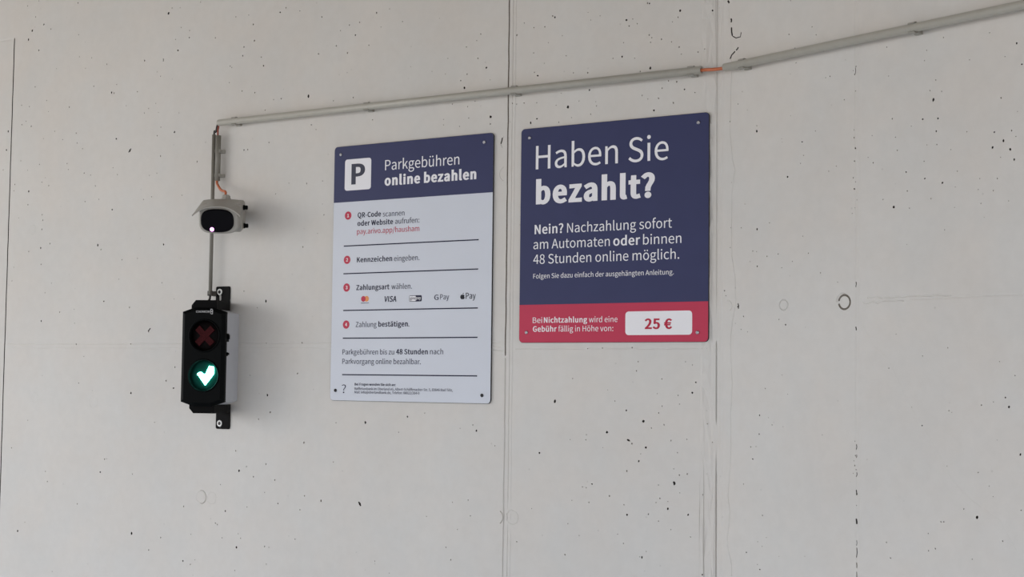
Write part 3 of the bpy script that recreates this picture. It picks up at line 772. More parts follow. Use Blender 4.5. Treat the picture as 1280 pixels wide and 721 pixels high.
l	254	168,-12,-61,0,23,0 216,-4,-12,-4,-4,20 204,58,4,-21,-9,-2 187,56,5,0,-12,0 165,91,0,-25,0,207 165,712,0,-207,-28,0 82,712,28,0,0,-205 82,97,0,205,0,-69
m	829	82,0,0,162,28,0 165,0,-28,0,0,118 165,353,0,-118,44,50 286,427,-36,0,62,0 377,297,0,91,0,-99 377,0,0,99,27,0 458,0,-27,0,0,118 458,353,0,-118,46,50 581,427,-38,0,62,0 671,297,0,91,0,-99 671,0,0,99,27,0 753,0,-27,0,0,103 753,308,0,-103,0,123 606,498,99,0,-60,0 445,405,51,55,-20,58 311,498,75,0,-59,0 159,415,43,47,0,0 158,415,0,0,-3,24 149,486,3,-24,-22,0 82,486,23,0,0,-162
n	546	82,0,0,162,28,0 165,0,-28,0,0,118 165,353,0,-118,48,49 297,427,-50,0,65,0 389,297,0,91,0,-99 389,0,0,99,27,0 471,0,-27,0,0,103 471,308,0,-103,0,123 322,498,102,0,-66,0 159,415,46,47,0,0 158,415,0,0,-3,24 149,486,3,-24,-22,0 82,486,23,0,0,-162
o	542	271,-12,-119,0,119,0 496,243,0,-162,0,162 271,498,119,0,-119,0 47,243,0,162,0,-162|271,56,84,0,-84,0 131,243,0,-112,0,111 271,430,-84,0,84,0 413,243,0,111,0,-112
p	555	82,-205,0,230,28,0 165,-205,-28,0,0,55 165,-40,0,-55,-1,28 162,45,1,-29,44,-37 296,-12,-44,0,111,0 507,251,0,-167,0,150 314,498,125,0,-56,0 159,430,44,36,0,0 158,430,0,0,-3,18 149,486,3,-19,-22,0 82,486,23,0,0,-230|283,57,80,0,-32,0 165,107,43,-37,0,86 165,363,0,-85,46,43 294,430,-41,0,93,0 422,250,0,108,0,-120
r	347	82,0,0,162,28,0 165,0,-28,0,0,104 165,312,0,-104,32,83 286,425,-40,0,21,0 334,417,-16,5,5,24 349,488,-5,-24,-15,8 297,498,22,0,-54,0 159,397,34,62,0,0 158,397,0,0,-3,30 149,486,3,-30,-22,0 82,486,23,0,0,-162
s	419	209,-12,-68,0,115,0 386,132,0,-78,0,93 238,280,71,-27,-55,21 133,364,0,-45,0,39 224,435,-62,0,43,0 334,392,-33,24,13,17 373,443,-13,-17,-36,30 223,498,60,0,-107,0 55,361,0,77,0,-84 197,220,-68,25,54,-20 308,128,0,49,0,-42 212,52,65,0,-58,0 68,110,43,-35,-13,-18 29,55,13,19,45,-38
t	337	234,-12,-102,0,31,0 325,6,-28,-9,-6,21 309,68,5,-21,-16,-7 253,55,18,0,-56,0 178,148,0,-59,0,90 178,420,0,-91,44,0 311,420,-45,0,0,22 311,486,0,-22,-45,0 178,486,44,0,0,46 178,623,0,-46,-23,0 110,623,23,0,-3,-46 101,486,3,46,-26,-2 24,481,26,2,0,-20 24,420,0,20,24,0 97,420,-25,0,0,-90 97,150,0,90,0,-97
u	543	225,-12,-103,0,66,0 385,76,-46,-53,1,0 388,76,-1,0,2,-25 394,0,-2,25,22,0 462,0,-23,0,0,162 462,486,0,-162,-27,0 380,486,28,0,0,-115 380,141,0,115,-46,-57 249,59,50,0,-65,0 158,188,0,-90,0,99 158,486,0,-99,-28,0 75,486,28,0,0,-103 75,178,0,103,0,-124
v	466	187,0,-58,162,32,0 283,0,-32,0,57,162 455,486,-58,-162,-27,0 374,486,27,0,-31,-92 282,209,31,93,-14,-47 237,66,14,47,-1,0 233,66,1,0,-15,47 188,209,15,-47,-30,93 97,486,30,-92,-29,0 12,486,28,0,58,-162
w	718	159,0,-45,162,32,0 254,0,-31,0,23,87 323,260,-23,-86,13,47 356,402,-11,-49,2,0 361,402,-2,0,11,-49 394,262,-13,46,23,-87 464,0,-24,87,33,0 563,0,-33,0,44,162 694,486,-43,-162,-26,0 616,486,26,0,-24,-94 545,205,24,94,-11,-47 515,70,10,45,-1,0 511,70,2,0,-12,45 477,205,12,-47,-25,94 401,486,25,-94,-27,0 321,486,27,0,-25,-94 245,205,26,94,-11,-47 213,70,10,45,-1,0 209,70,1,0,-10,45 180,205,10,-47,-24,94 107,486,25,-94,-27,0 24,486,28,0,45,-162
y	466	90,-209,-22,0,97,0 272,-41,-34,-95,61,176 455,486,-61,-176,-27,0 375,486,27,0,-29,-90 287,217,30,89,-12,-44 248,79,12,45,-2,0 243,79,2,0,-17,45 195,217,15,-43,-33,89 97,486,32,-90,-29,0 12,486,28,0,65,-162 207,-1,-65,162,-4,-12 196,-38,4,13,-21,-60 87,-142,54,0,-14,0 49,-134,10,-4,-5,-22 33,-200,5,22,15,-6
z	425	31,0,0,15,123,0 399,0,-122,0,0,22 399,66,0,-22,-88,0 134,66,89,0,86,126 391,442,-86,-125,0,15 391,486,0,-15,-111,0 59,486,111,0,0,-22 59,420,0,22,76,0 287,420,-76,0,-85,-126 31,44,86,125,0,-15
ä	504	194,-12,-81,0,60,0 355,58,-46,-38,1,0 358,58,-1,0,2,-19 365,0,-2,19,23,0 432,0,-22,0,0,100 432,299,0,-100,0,121 264,498,119,0,-79,0 73,435,44,29,11,-19 105,379,-11,18,38,26 251,430,-57,0,79,0 351,308,0,63,-207,-23 53,126,0,106,0,-88|217,55,47,0,-48,0 132,132,0,-56,0,62 351,253,-164,-19,0,-45 351,118,0,45,-48,-42|171,588,-29,0,29,0 221,637,0,-28,0,28 171,686,29,0,-29,0 122,637,0,28,0,-28|363,588,-28,0,29,0 413,637,0,-28,0,28 363,686,29,0,-28,0 313,637,0,28,0,-28
ö	542	271,-12,-119,0,119,0 496,243,0,-162,0,162 271,498,119,0,-119,0 47,243,0,162,0,-162|271,56,84,0,-84,0 131,243,0,-112,0,111 271,430,-84,0,84,0 413,243,0,111,0,-112|175,588,-29,0,28,0 225,637,0,-28,0,28 175,686,28,0,-29,0 126,637,0,28,0,-28|367,588,-29,0,29,0 416,637,0,-28,0,28 367,686,29,0,-29,0 318,637,0,28,0,-28
ü	543	225,-12,-103,0,66,0 385,76,-46,-53,1,0 388,76,-1,0,2,-25 394,0,-2,25,22,0 462,0,-23,0,0,162 462,486,0,-162,-27,0 380,486,28,0,0,-115 380,141,0,115,-46,-57 249,59,50,0,-65,0 158,188,0,-90,0,99 158,486,0,-99,-28,0 75,486,28,0,0,-103 75,178,0,103,0,-124|175,588,-28,0,28,0 225,637,0,-28,0,28 175,686,28,0,-28,0 125,637,0,28,0,-28|367,588,-28,0,29,0 417,637,0,-28,0,28 367,686,29,0,-28,0 318,637,0,28,0,-28
€	497	22,350,0,15,20,0 82,350,-20,0,0,-11 81,319,1,10,1,-13 82,282,0,12,-20,-1 22,278,20,2,0,-14 22,234,0,15,22,0 88,234,-22,0,22,-155 319,-12,-120,0,73,0 490,81,-43,-59,-15,15 443,124,16,-14,-35,-46 324,55,48,0,-81,0 171,234,18,-111,72,0 386,234,-72,0,0,17 386,283,0,-16,-74,0 166,283,73,0,-1,12 165,320,0,-12,0,10 166,350,-1,-10,86,0 425,350,-86,0,0,16 425,399,0,-16,-85,0 170,399,85,0,16,116 330,584,-87,0,42,0 433,525,-28,36,16,16 481,571,-16,-15,-34,45 332,650,60,0,-130,0 87,399,23,157,-22,-2 22,394,22,2,0,-15
 	200	
'''

# ------------------------------------------------------------------ lettering
# outlines of the sign lettering: character, advance, contours of Bezier points (x, y and both handles)
GLYPHS = {}
for _line in GLYPH_TEXT.strip('\n').split('\n'):
    _c, _a, _s = _line.split('\t')
    GLYPHS[_c] = (int(_a), [[tuple(int(v) for v in p.split(',')) for p in sp.split(' ')] for sp in _s.split('|')] if _s else [])


def flatten(sp, n=5):
    out = []
    for i, p in enumerate(sp):
        q = sp[(i + 1) % len(sp)]
        a, d = Vector(p[:2]), Vector(q[:2])
        b, c = a + Vector(p[4:6]), d + Vector(q[2:4])
        straight = abs((b - a).cross(d - a)) < 60 and abs((c - d).cross(a - d)) < 60
        for k in range(1 if straight else n):
            t = k / n
            out.append(a * (1 - t) ** 3 + b * 3 * t * (1 - t) ** 2 + c * 3 * t * t * (1 - t) + d * t ** 3)
    return out


def area2(pts):
    return sum(pts[i].cross(pts[(i + 1) % len(pts)]) for i in range(len(pts)))


def glyph_polys(ch, dx, dy):
    adv, sps = GLYPHS[ch]
    polys = [flatten(sp) for sp in sps]
    polys = [[p for i, p in enumerate(pl) if (p - pl[i - 1]).length > 3.0] for pl in polys]
    if not polys:
        return adv + dx * 0.6, []
    if dx or dy:
        sg = 1 if max((area2(p) for p in polys), key=abs) > 0 else -1
        res = []
        for pl in polys:
            n = len(pl)
            new = []
            for i, p in enumerate(pl):
                e0 = (p - pl[i - 1]).normalized()
                e1 = (pl[(i + 1) % n] - p).normalized()
                n0, n1 = Vector((e0.y, -e0.x)) * sg, Vector((e1.y, -e1.x)) * sg
                mt = n0 + n1
                k = max(0.6, 0.5 * mt.length_squared)
                q = mt / k
                new.append(Vector((p.x + q.x * dx + dx * 0.9, (p.y + q.y * dy + dy) * 656.0 / (656.0 + 2 * dy))))
            res.append(new)
        polys = res
        adv += dx * 1.8
    return adv, polys


def text_width(txt, dx=0):
    return sum(glyph_polys(c, dx, dx * .55)[0] for c in txt)


def ink_bounds(txt, dx):
    x, lo, hi = 0, 1e9, -1e9
    for c in txt:
        adv, polys = glyph_polys(c, dx, dx * .55)
        for pl in polys:
            for p in pl:
                lo, hi = min(lo, x + p.x), max(hi, x + p.x)
        x += adv
    return lo, hi


def fill_mesh(name, polys, y, material, parent, thick=0.0003):
    """flat print: filled outlines in (x, z) on the plane y, with the thickness of a film.
    polys: a list of groups (one letter each); a point is inked where the winding number is positive"""
    bm = bmesh.new()
    for grp in polys:
        grp = [[Vector((q[0], q[1])) for q in pl] for pl in grp]
        if not grp:
            continue
        sg = 1 if max((area2(p) for p in grp), key=abs) > 0 else -1
        pts, edges = [], []
        for pl in grp:
            b = len(pts)
            pts += pl
            edges += [(b + i, b + (i + 1) % len(pl)) for i in range(len(pl))]
        vs, _, fs, _, _, _ = delaunay_2d_cdt(pts, edges, [], 0, 1e-8, False)

        def winding(c):
            w = 0
            for pl in grp:
                for i in range(len(pl)):
                    a, b = pl[i - 1], pl[i]
                    if (a.y <= c.y) != (b.y <= c.y):
                        x = a.x + (c.y - a.y) / (b.y - a.y) * (b.x - a.x)
                        if x > c.x:
                            w += 1 if b.y > a.y else -1
            return w * sg
        keep = [f for f in fs if winding((Vector(vs[f[0]]) + Vector(vs[f[1]]) + Vector(vs[f[2]])) / 3) > 0]
        fr, bk = {}, {}
        cnt = set()
        for f in keep:
            for i in f:
                if i not in fr:
                    fr[i] = bm.verts.new((vs[i].x, y - thick / 2, vs[i].y))
                    bk[i] = bm.verts.new((vs[i].x, y + thick / 2, vs[i].y))
            bm.faces.new([fr[i] for i in f])
            for i in range(3):
                cnt.add((f[i], f[(i + 1) % 3]))
        for a, b in cnt:
            if (b, a) not in cnt:
                bm.faces.new((fr[a], bk[a], bk[b], fr[b]))
    me = bpy.data.meshes.new(name)
    bm.to_mesh(me)
    bm.free()
    return link(name, me, material, parent)


BOLD = 26


class Sign:
    def __init__(self, name, label, corners, d, label_group=None):
        ps = [left(px, py, d) for px, py in corners]
        self.x0 = (ps[0].x + ps[3].x) / 2
        self.x1 = (ps[1].x + ps[2].x) / 2
        self.z1 = (ps[0].z + ps[1].z) / 2
        self.z0 = (ps[2].z + ps[3].z) / 2
        self.d = d
        self.org = Vector(((self.x0 + self.x1) / 2, 0, self.z0))
        self.root = empty(name, self.org, label, 'sign')
        self.w, self.h = self.x1 - self.x0, self.z1 - self.z0

    def uv(self, px, py):
        p = left(px, py, self.d) - self.org
        return p.x, p.z

    def plate(self, front):
        mb = MB()
        o = rrect(-self.w / 2, 0, self.w / 2, self.h, .012, 6)
        mb.prism(o, -self.d, -0.0012, bevel=.0007, mi=0, mi_side=1)
        return mb.build('plate', [front, M['sign_edge']], self.root)

    def panel(self, name, outline, material, parent=None, lift=0.0002, thick=0.0003):
        return fill_mesh(name, [[outline]], -self.d - lift, material, parent or self.root, thick)

    def text(self, name, txt, x0, x1, base, size, material, bold=0, lift=0.0005, parent=None, slant=0.0):
        """ink from photo x0 to x1 on the base line through photo points base = (px, py); size in m per 1000 units (or per unit)"""
        u0 = self.uv(x0, base[1])[0]
        u1 = self.uv(x1, base[1])[0]
        v = base[2] if len(base) > 2 else self.uv(*base)[1]
        lo, hi = ink_bounds(txt, bold)
        k = (u1 - u0) / (hi - lo)
        if size is None:
            size = k
        if size > .001:
            size /= 1000.0
        polys, x = [], 0
        for c in txt:
            adv, ps = glyph_polys(c, bold, bold * .55)
            polys.append([[(u0 + (x + p.x - lo + slant * p.y) * k, v + p.y * size) for p in pl] for pl in ps])
            x += adv
        fill_mesh(name, polys, -self.d - lift, material, parent or self.root)
        return k

    def screw(self, px, py, material):
        u, v = self.uv(px, py)
        mb = MB()
        r = .0052
        mb.lathe((u, -self.d - .0002, v), (0, -1, 0), [(r, 0), (r, .0012), (r * .8, .0028), (r * .45, .0036), (r * .4, .0026), (0, .0024)], 16)
        mb.build('screw', material, self.root)


# ------------------------------------------------------------------ payment sign
A = Sign('parking_sign', 'tall pale sign with navy heading and P symbol, listing four steps for paying online',
         [(418.0, 183.6), (617.2, 166.0), (613.0, 504.2), (412.8, 500.8)], 0.0065)
A.plate(M['sign_white'])
hv = (A.uv(416.1, 253.6)[1] + A.uv(615.8, 240.3)[1]) / 2
w2, hh = A.w / 2 - .0008, A.h - .0008
o = [(-w2, hv), (w2, hv)] + [p for p in rrect(-w2, 0.0008, w2, hh, .0115, 6) if p[1] > hv + .01]
tag(A.panel('heading_band', o, M['sign_navy']), 'navy band across the top of the sign')
u0, v1 = A.uv(431.6, 199.7)
u1, v0 = A.uv(463.6, 236.2)
tile = A.panel('parking_symbol', rrect(u0, v0, u1, v1, .009), M['ink_white'], lift=.0005)
tag(tile, 'white rounded tile with a charcoal letter P')
A.text('letter', 'P', 439.3, 456.2, (447, 230.2), 0.0990, M['ink_p'], bold=42, lift=.0009, parent=tile)
b1 = A.uv(481, 212.2)[1], A.uv(572, 206.2)[1]
HS = A.text('heading_text', 'Parkgebühren', 481.5, 574.2, (0, 209, sum(b1) / 2), None, M['ink_white'])
b2 = A.uv(482, 232.1)[1], A.uv(594, 224.0)[1]
A.text('heading_text', 'online bezahlen', 480.9, 595.4, (0, 228, sum(b2) / 2), HS, M['ink_white'], bold=56)


def divider(xa, ya, xb, yb):
    (ua, va), (ub, vb) = A.uv(xa, ya), A.uv(xb, yb)
    v = (va + vb) / 2
    mb = MB()
    mb.box((ua, -A.d - .0006, v - .0018), (ub, -A.d - .0001, v + .0018))
    mb.build('divider_line', M['ink_navy'], A.root)


for l in ((429.9, 307.5, 598.5, 299.6), (429.4, 342.2, 597.8, 336.1), (429.1, 388.2, 597.3, 384.6), (428.6, 422.9, 597, 421.3), (427.8, 468.4, 596.4, 469.5)):
    divider(*l)
for px, py, n in ((435.2, 269.4, '1'), (433.9, 324.7, '2'), (433.3, 359.3, '3'), (432.7, 405.6, '4')):
    u, v = A.uv(px, py)
    bd = A.panel('step_badge', ellipse(u, v, .0130, .0130), M['ink_red'])
    tag(bd, 'red disc with the white step number ' + n)
    A.text('step_number', n, px - 1.25, px + 1.25, (px, py, v - .0052), .0160, M['ink_white'], bold=22, parent=bd)

B = 29
s1 = A.text('step_text', 'scannen', 478.6, 505.6, (491, 270.0), None, M['ink_grey'])
A.text('step_text', 'QR-Code', 447.2, 476.2, (461, 271.2), s1, M['ink_navy'], bold=B)
A.text('step_text', 'aufrufen:', 494.0, 524.2, (509, 278.9), s1, M['ink_grey'])
A.text('step_text', 'oder Website', 446.9, 491.3, (469, 281.2), s1, M['ink_navy'], bold=B)
A.text('web_address_text', 'pay.arivo.app/hausham', 446.4, 524.2, (485, 290.6), s1, M['ink_red'])
A.text('step_text', 'eingeben.', 492.6, 524.3, (508, 325.6), s1, M['ink_grey'])
A.text('step_text', 'Kennzeichen', 446.2, 490.3, (468, 327.0), s1, M['ink_navy'], bold=B)
A.text('step_text', 'wählen.', 489.4, 515.0, (506, 360.9), s1, M['ink_grey'])
A.text('step_text', 'Zahlungsart', 445.4, 486.7, (470, 361.9), s1, M['ink_navy'], bold=B)
A.text('step_text', 'Zahlung', 444.7, 470.8, (457, 408.6), s1, M['ink_grey'])
A.text('step_text', 'bestätigen', 473.0, 509.8, (491, 408.1), s1, M['ink_navy'], bold=B)
A.text('step_text', '.', 510.6, 511.7, (511, 408.0), s1, M['ink_grey'])
s2 = A.text('notice_text', 'Parkgebühren bis zu', 428.1, 492.7, (460, 443.0), None, M['ink_grey'])
A.text('notice_text', '48 Stunden', 495.2, 534.8, (515, 442.7), s2, M['ink_navy'], bold=B)
A.text('notice_text', 'nach', 537.6, 554.0, (546, 442.6), s2, M['ink_grey'])
A.text('notice_text', 'Parkvorgang online bezahlbar.', 427.9, 526.1, (477, 454.9), s2, M['ink_grey'])
A.text('question_mark', '?', 427.2, 432.3, (430, 491), .0385, M['ink_grey'], bold=-6)
s3 = A.text('contact_text', 'Raiffeisenbank im Oberland eG, Albert-Schäffenacker-Str. 5, 83646 Bad Tölz,', 443.3, 566.0, (504, 488.1), None, M['ink_grey'])
A.text('contact_text', 'Bei Fragen wenden Sie sich an:', 443.4, 494.6, (469, 482.0), s3, M['ink_navy'], bold=B)
A.text('contact_text', 'Mail: info@oberlandbank.de, Telefon: 08022/204-0', 443.3, 524.3, (484, 492.2), s3, M['ink_grey'])

# payment marks in a row under step three
u, v = A.uv(456.3, 373.4)
mk = A.panel('payment_mark', ellipse(u + .0062, v, .0088, .0088), M['ink_orange'])
tag(mk, 'red and orange overlapping discs of a card mark')
A.panel('red_disc', ellipse(u - .0062, v, .0088, .0088), M['ink_red'], mk, lift=.0005)
A.text('mark_text', 'Zahlung'.replace('Zahlung', 'mastercard'), 451.3, 460.8, (456, 379.2), .0052, M['ink_navy'], parent=mk)
A.text('payment_mark', 'VISA', 479.9, 495.4, (488, 377.1), .0265, M['ink_navy'], bold=26, slant=.16)
(ua, va), (ub, vb) = A.uv(511.7, 369.2), A.uv(527.2, 376.6)
gp = A.panel('payment_mark', rrect(ua, vb, ub, va, .004), M['ink_navy'])
tag(gp, 'small box split into a pale and a dark half')
um = ua + (ub - ua) * .52
A.panel('pale_half', rrect(ua + .0016, vb + .0016, um, va - .0016, .002), M['ink_white'], gp, lift=.0005)
xm = 511.7 + 15.5 * .52
A.text('mark_text', 'giro', 512.8, xm - .6, (516, 374.4), .0135, M['ink_navy'], parent=gp, bold=16, lift=.0009)
A.text('mark_text', 'pay', xm + .6, 526.2, (523, 374.0), .0135, M['ink_white'], parent=gp, bold=16, lift=.0009)
A.text('payment_mark', 'G', 542.9, 548.2, (545, 374.8), .0240, M['ink_grey'], bold=16)
A.text('payment_mark', 'Pay', 550.3, 561.3, (555, 374.2), .0240, M['ink_grey'])
# bitten apple outline
ua, va = A.uv(578.2, 370.6)
ap = []
for k in range(40):
    t = 2 * math.pi * k / 40
    r = .0076 * (1 + .06 * math.cos(2 * t) + .05 * abs(math.sin(t)) - .16 * math.exp(-((t - math.pi / 2) / .32) ** 2) - .12 * math.exp(-((t - 3 * math.pi / 2) / .25) ** 2))
    x, y = r * math.cos(t), r * math.sin(t)
    bx, by = .0098, .0012
    dd = math.hypot(x - bx, y - by)
    if dd < .0038:
        x, y = bx + (x - bx) * .0038 / dd, by + (y - by) * .0038 / dd
    ap.append((ua + x, va - .0010 + y))
apm = A.panel('payment_mark', ap, M['ink_black'])
A.panel('apple_leaf', [(ua + .0002, va + .0066), (ua + .0022, va + .0072), (ua + .0040, va + .0092), (ua + .0044, va + .0112), (ua + .0020, va + .0104), (ua + .0006, va + .0086)], M['ink_black'], apm)
A.text('mark_text', 'Pay', 582.3, 594.7, (588, 373.3), .0275, M['ink_black'], bold=6, parent=apm)
for px, py, mm in ((426.2, 193.4, 'steel'), (605.5, 177.8, 'steel'), (419.4, 487.8, 'dark_screw'), (602.5, 494.1, 'dark_screw')):
    A.screw(px, py, M[mm])

# ------------------------------------------------------------------ fee notice sign
Bs = Sign('notice_sign', 'navy blue sign with big white question and red fee band at its foot',
          [(651.2, 161.5), (886.4, 140.0), (885.4, 427.0), (649.1, 428.5)], 0.0065)
Bs.plate(M['sign_navy'])
bv = (Bs.uv(649.9, 380.8)[1] + Bs.uv(885.2, 376.8)[1]) / 2
w2 = Bs.w / 2 - .0008
o = [p for p in rrect(-w2, .0008, w2, Bs.h, .0115, 6) if p[1] < bv - .01]
o = [p for p in o if p[0] > 0] + [(w2, bv), (-w2, bv)] + [p for p in o if p[0] < 0]
tag(Bs.panel('fee_band', o, M['sign_red']), 'red band along the foot of the sign')
h1 = (Bs.uv(670, 211.5)[1] + Bs.uv(834, 199.6)[1]) / 2
HB = Bs.text('heading_text', 'Haben Sie', 669.9, 835.7, (0, 205, h1), None, M['ink_white'])
h2 = (Bs.uv(671, 255.6)[1] + Bs.uv(818, 246.4)[1]) / 2
Bs.text('heading_text', 'bezahlt?', 670.0, 818.6, (0, 251, h2), HB, M['ink_white'], bold=56)


def vmean(*pts):
    return sum(Bs.uv(*p)[1] for p in pts) / len(pts)


v = vmean((667, 293.0), (838, 284.2))
q1 = Bs.text('body_text', 'Nachzahlung sofort', 709.0, 840.0, (0, 288, v), None, M['ink_white'])
Bs.text('body_text', 'Nein?', 668.4, 704.2, (0, 291, v), q1, M['ink_white'], bold=26)
v = vmean((667, 311.4), (851, 303.6))
Bs.text('body_text', 'am Automaten', 666.9, 762.3, (0, 309, v), q1, M['ink_white'])
Bs.text('body_text', 'oder', 766.6, 800.2, (0, 307, v), q1, M['ink_white'], bold=26)
Bs.text('body_text', 'binnen', 803.9, 851.8, (0, 304, v), q1, M['ink_white'])
v = vmean((667, 329.7), (849, 323.6))
Bs.text('body_text', '48 Stunden online möglich.', 666.7, 849.1, (0, 327, v), q1, M['ink_white'])
v = vmean((667, 348.0), (842, 342.9))
Bs.text('small_text', 'Folgen Sie dazu einfach der ausgehängten Anleitung.', 666.7, 842.3, (0, 345, v), None, M['ink_white'])
v = vmean((666, 403.6), (772, 402.3))
q2 = Bs.text('fee_text', 'wird eine', 736.2, 772.0, (0, 402, v), None, M['ink_white'])
Bs.text('fee_text', 'Bei', 666.0, 677.8, (0, 403, v), q2, M['ink_white'])
Bs.text('fee_text', 'Nichtzahlung', 679.9, 734.0, (0, 403, v), q2, M['ink_white'], bold=26)
v = vmean((666, 414.6), (766, 413.7))
Bs.text('fee_text', 'Gebühr', 666.2, 695.9, (0, 414, v), q2, M['ink_white'], bold=26)
Bs.text('fee_text', 'fällig in Höhe von:', 698.0, 766.6, (0, 414, v), q2, M['ink_white'])
(ua, va), (ub, vb) = Bs.uv(781.9, 389.3), Bs.uv(865.2, 418.2)
fb = Bs.panel('fee_box', rrect(ua, vb, ub, va, .010), M['ink_white'], lift=.0005)
tag(fb, 'white rounded box with the fee in crimson')
Bs.text('fee_amount', '25 €', 805.8, 840.4, (823, 411.1), .0440, M['ink_crimson'], bold=42, lift=.0009, parent=fb)
for px, py in ((662.2, 172.4), (873.2, 153.2), (658.2, 415.4), (872.0, 415.4)):
    Bs.screw(px, py, M['steel'])

# ------------------------------------------------------------------ conduits, clips and cables
PD = 0.026                       # the pipes stand this far off the wall


def pipe(name, pts, r, material, label, cat='pipe', inner=None):
    mb = MB(pts[0])
    mb.tube(pts, r, 20, inner=inner if inner else r * .82)
    o = mb.build(name, material)
    o.location = pts[0]
    return tag(o, label, cat)


def cable(name, pts, r, material, label, n=8):
    P = [Vector(p) for p in pts]
    out = []
    for i in range(len(P) - 1):
        p0, p1, p2, p3 = P[max(i - 1, 0)], P[i], P[i + 1], P[min(i + 2, len(P) - 1)]
        for k in range(n):
            t = k / n
            out.append(0.5 * ((2 * p1) + (p2 - p0) * t + (2 * p0 - 5 * p1 + 4 * p2 - p3) * t * t + (3 * p1 - p0 - 3 * p2 + p3) * t ** 3))
    out.append(P[-1])
    mb = MB(out[0])
    mb.tube(out, r, 10)
    o = mb.build(name, material)
    o.location = out[0]
    return tag(o, label, 'cable')


zl = left(560, 122.3, PD).z
pa = left(273.5, 153.5, PD)
pb = left(877, 88.2, PD)
zc = (left(300, 150.6, PD).z + left(560, 121.6, PD).z + left(850, 90.9, PD).z) / 3
PR = 0.0108
pipe('conduit_pipe', [(pa.x, -PD, zc), (pb.x, -PD, zc)], PR, M['grey_pipe'], 'long grey conduit running level above both signs, from above the camera to the corner')
sa, za = right_sz(906, 83.6, PD)
zr = (right_sz(960, 73.4, PD)[1] + right_sz(1080, 47.8, PD)[1] + right_sz(1240, 13.6, PD)[1]) / 3
ra = right(sa, zr, PD)
rb = right(3.6, zr, PD)
pipe('conduit_pipe', [ra, rb], PR, M['grey_pipe'], 'grey conduit on the right-hand wall, rising out of the picture at its top right')

PT = 0.0062
xt = left(265.6, 250, PD).x
zt1, zt0 = left(265.8, 168.5, PD).z, left(264.8, 368, PD).z
pipe('conduit_pipe', [(xt, -PD, zt1), (xt, -PD, zt0)], PT, M['dark_pipe'], 'thin upright conduit passing behind the camera down to the traffic light')
SD = 0.024
xs = left(272.6, 200, SD).x
zs1, zs0 = left(272.6, 169.5, SD).z, left(272.2, 226, SD).z
PS = 0.0085
pipe('conduit_pipe', [(xs, -SD, zs1), (xs, -SD, zs0)], PS, M['dark_pipe'], 'short upright piece of conduit ending above the camera')


def clip(pos, along, out, r, d, label, width=0.018, m='clip'):
    """saddle clip: base block on the wall and an open ring round the pipe; pos is on the pipe axis"""
    along, out = Vector(along).normalized(), Vector(out).normalized()
    side = along.cross(out).normalized()
    pos = Vector(pos)
    root = empty('conduit_clip', pos - out * d, label, 'clip', 'clips holding the conduits')
    o = root.location.copy()

    def T(a, s, h):
        return along * a + side * s + out * h
    mb = MB()
    ro = r + .0030
    hw = width / 2
    # tapered base
    vs = []
    for h, ws, wa in ((0.0003, ro * .95, hw * 1.05), (d * .28, ro * .95, hw * 1.0), (d - r * .78, ro * .62, hw * .8)):
        vs += [T(-wa, -ws, h), T(wa, -ws, h), T(wa, ws, h), T(-wa, ws, h)]
    fs = [(3, 2, 1, 0), (8, 9, 10, 11)]
    for k in (0, 4):
        fs += [(k + i, k + (i + 1) % 4, k + 4 + (i + 1) % 4, k + 4 + i) for i in range(4)]
    mb.add(vs, fs)
    mb.build('base', M[m], root)
    mb = MB()
    n = 22
    ri = r + .0002
    ang = [R(-128 + 256 * k / n + 180 + 180) for k in range(n + 1)]
    vs, fs = [], []
    for a in ang:
        # angle 0 faces the wall; the ring opens outwards
        for rr, aa in ((ri, -hw), (ro, -hw), (ro, hw), (ri, hw)):
            vs.append(T(aa, math.sin(a) * rr, d - math.cos(a) * rr))
    for k in range(n):
        for i in range(4):
            fs.append((4 * k + i, 4 * k + (i + 1) % 4, 4 * k + 4 + (i + 1) % 4, 4 * k + 4 + i))
    fs += [(3, 2, 1, 0), (4 * n, 4 * n + 1, 4 * n + 2, 4 * n + 3)]
    mb.add(vs, fs)
    mb.build('ring', M[m], root)
    return root


OUTL = (0, -1, 0)
for px, lab in ((294, 'clip on the level conduit near its left end above the camera'), (459, 'clip on the level conduit above the heading of the pale sign'),
                (643, 'clip on the level conduit beside the vertical wall joint'), (864, 'clip on the level conduit just before its end at the corner')):
    x = left(px, 120, PD).x
    clip((x, -PD, zc), (1, 0, 0), OUTL, PR, PD, lab)
for px, py, lab in ((928, 80, 'clip on the right-hand wall conduit nearest to the corner'), (1141, 35, 'clip on the right-hand wall conduit towards the top right')):
    s, _ = right_sz(px, py, PD)
    clip(right(s, zr, PD), RD, RN, PR, PD, lab)
for py, lab in ((189, 'upper clip on the short upright conduit'), (219, 'lower clip on the short upright conduit')):
    clip((xs, -SD, left(272, py, SD).z), (0, 0, 1), OUTL, PS, SD, lab, 0.010)
clip((xt, -PD, left(265, 366.5, PD).z), (0, 0, 1), OUTL, PT, PD, 'clip at the foot of the thin upright conduit above the traffic light', 0.016, 'clip_dark')

# orange cable bridging the corner
c0 = Vector((pb.x - .06, -PD - .001, zc - .001))
c1 = Vector((pb.x + .006, -PD - .001, zc - .001))
c3 = right(sa - .006, zr - .001, PD)
c4 = right(sa + .06, zr - .001, PD)
cable('electric_cable', [c0, c1, c1.lerp(c3, .5) + Vector((0, 0, -.001)), c3, c4], .0046, M['orange'], 'short bare stretch of orange cable between the two conduits at the corner')
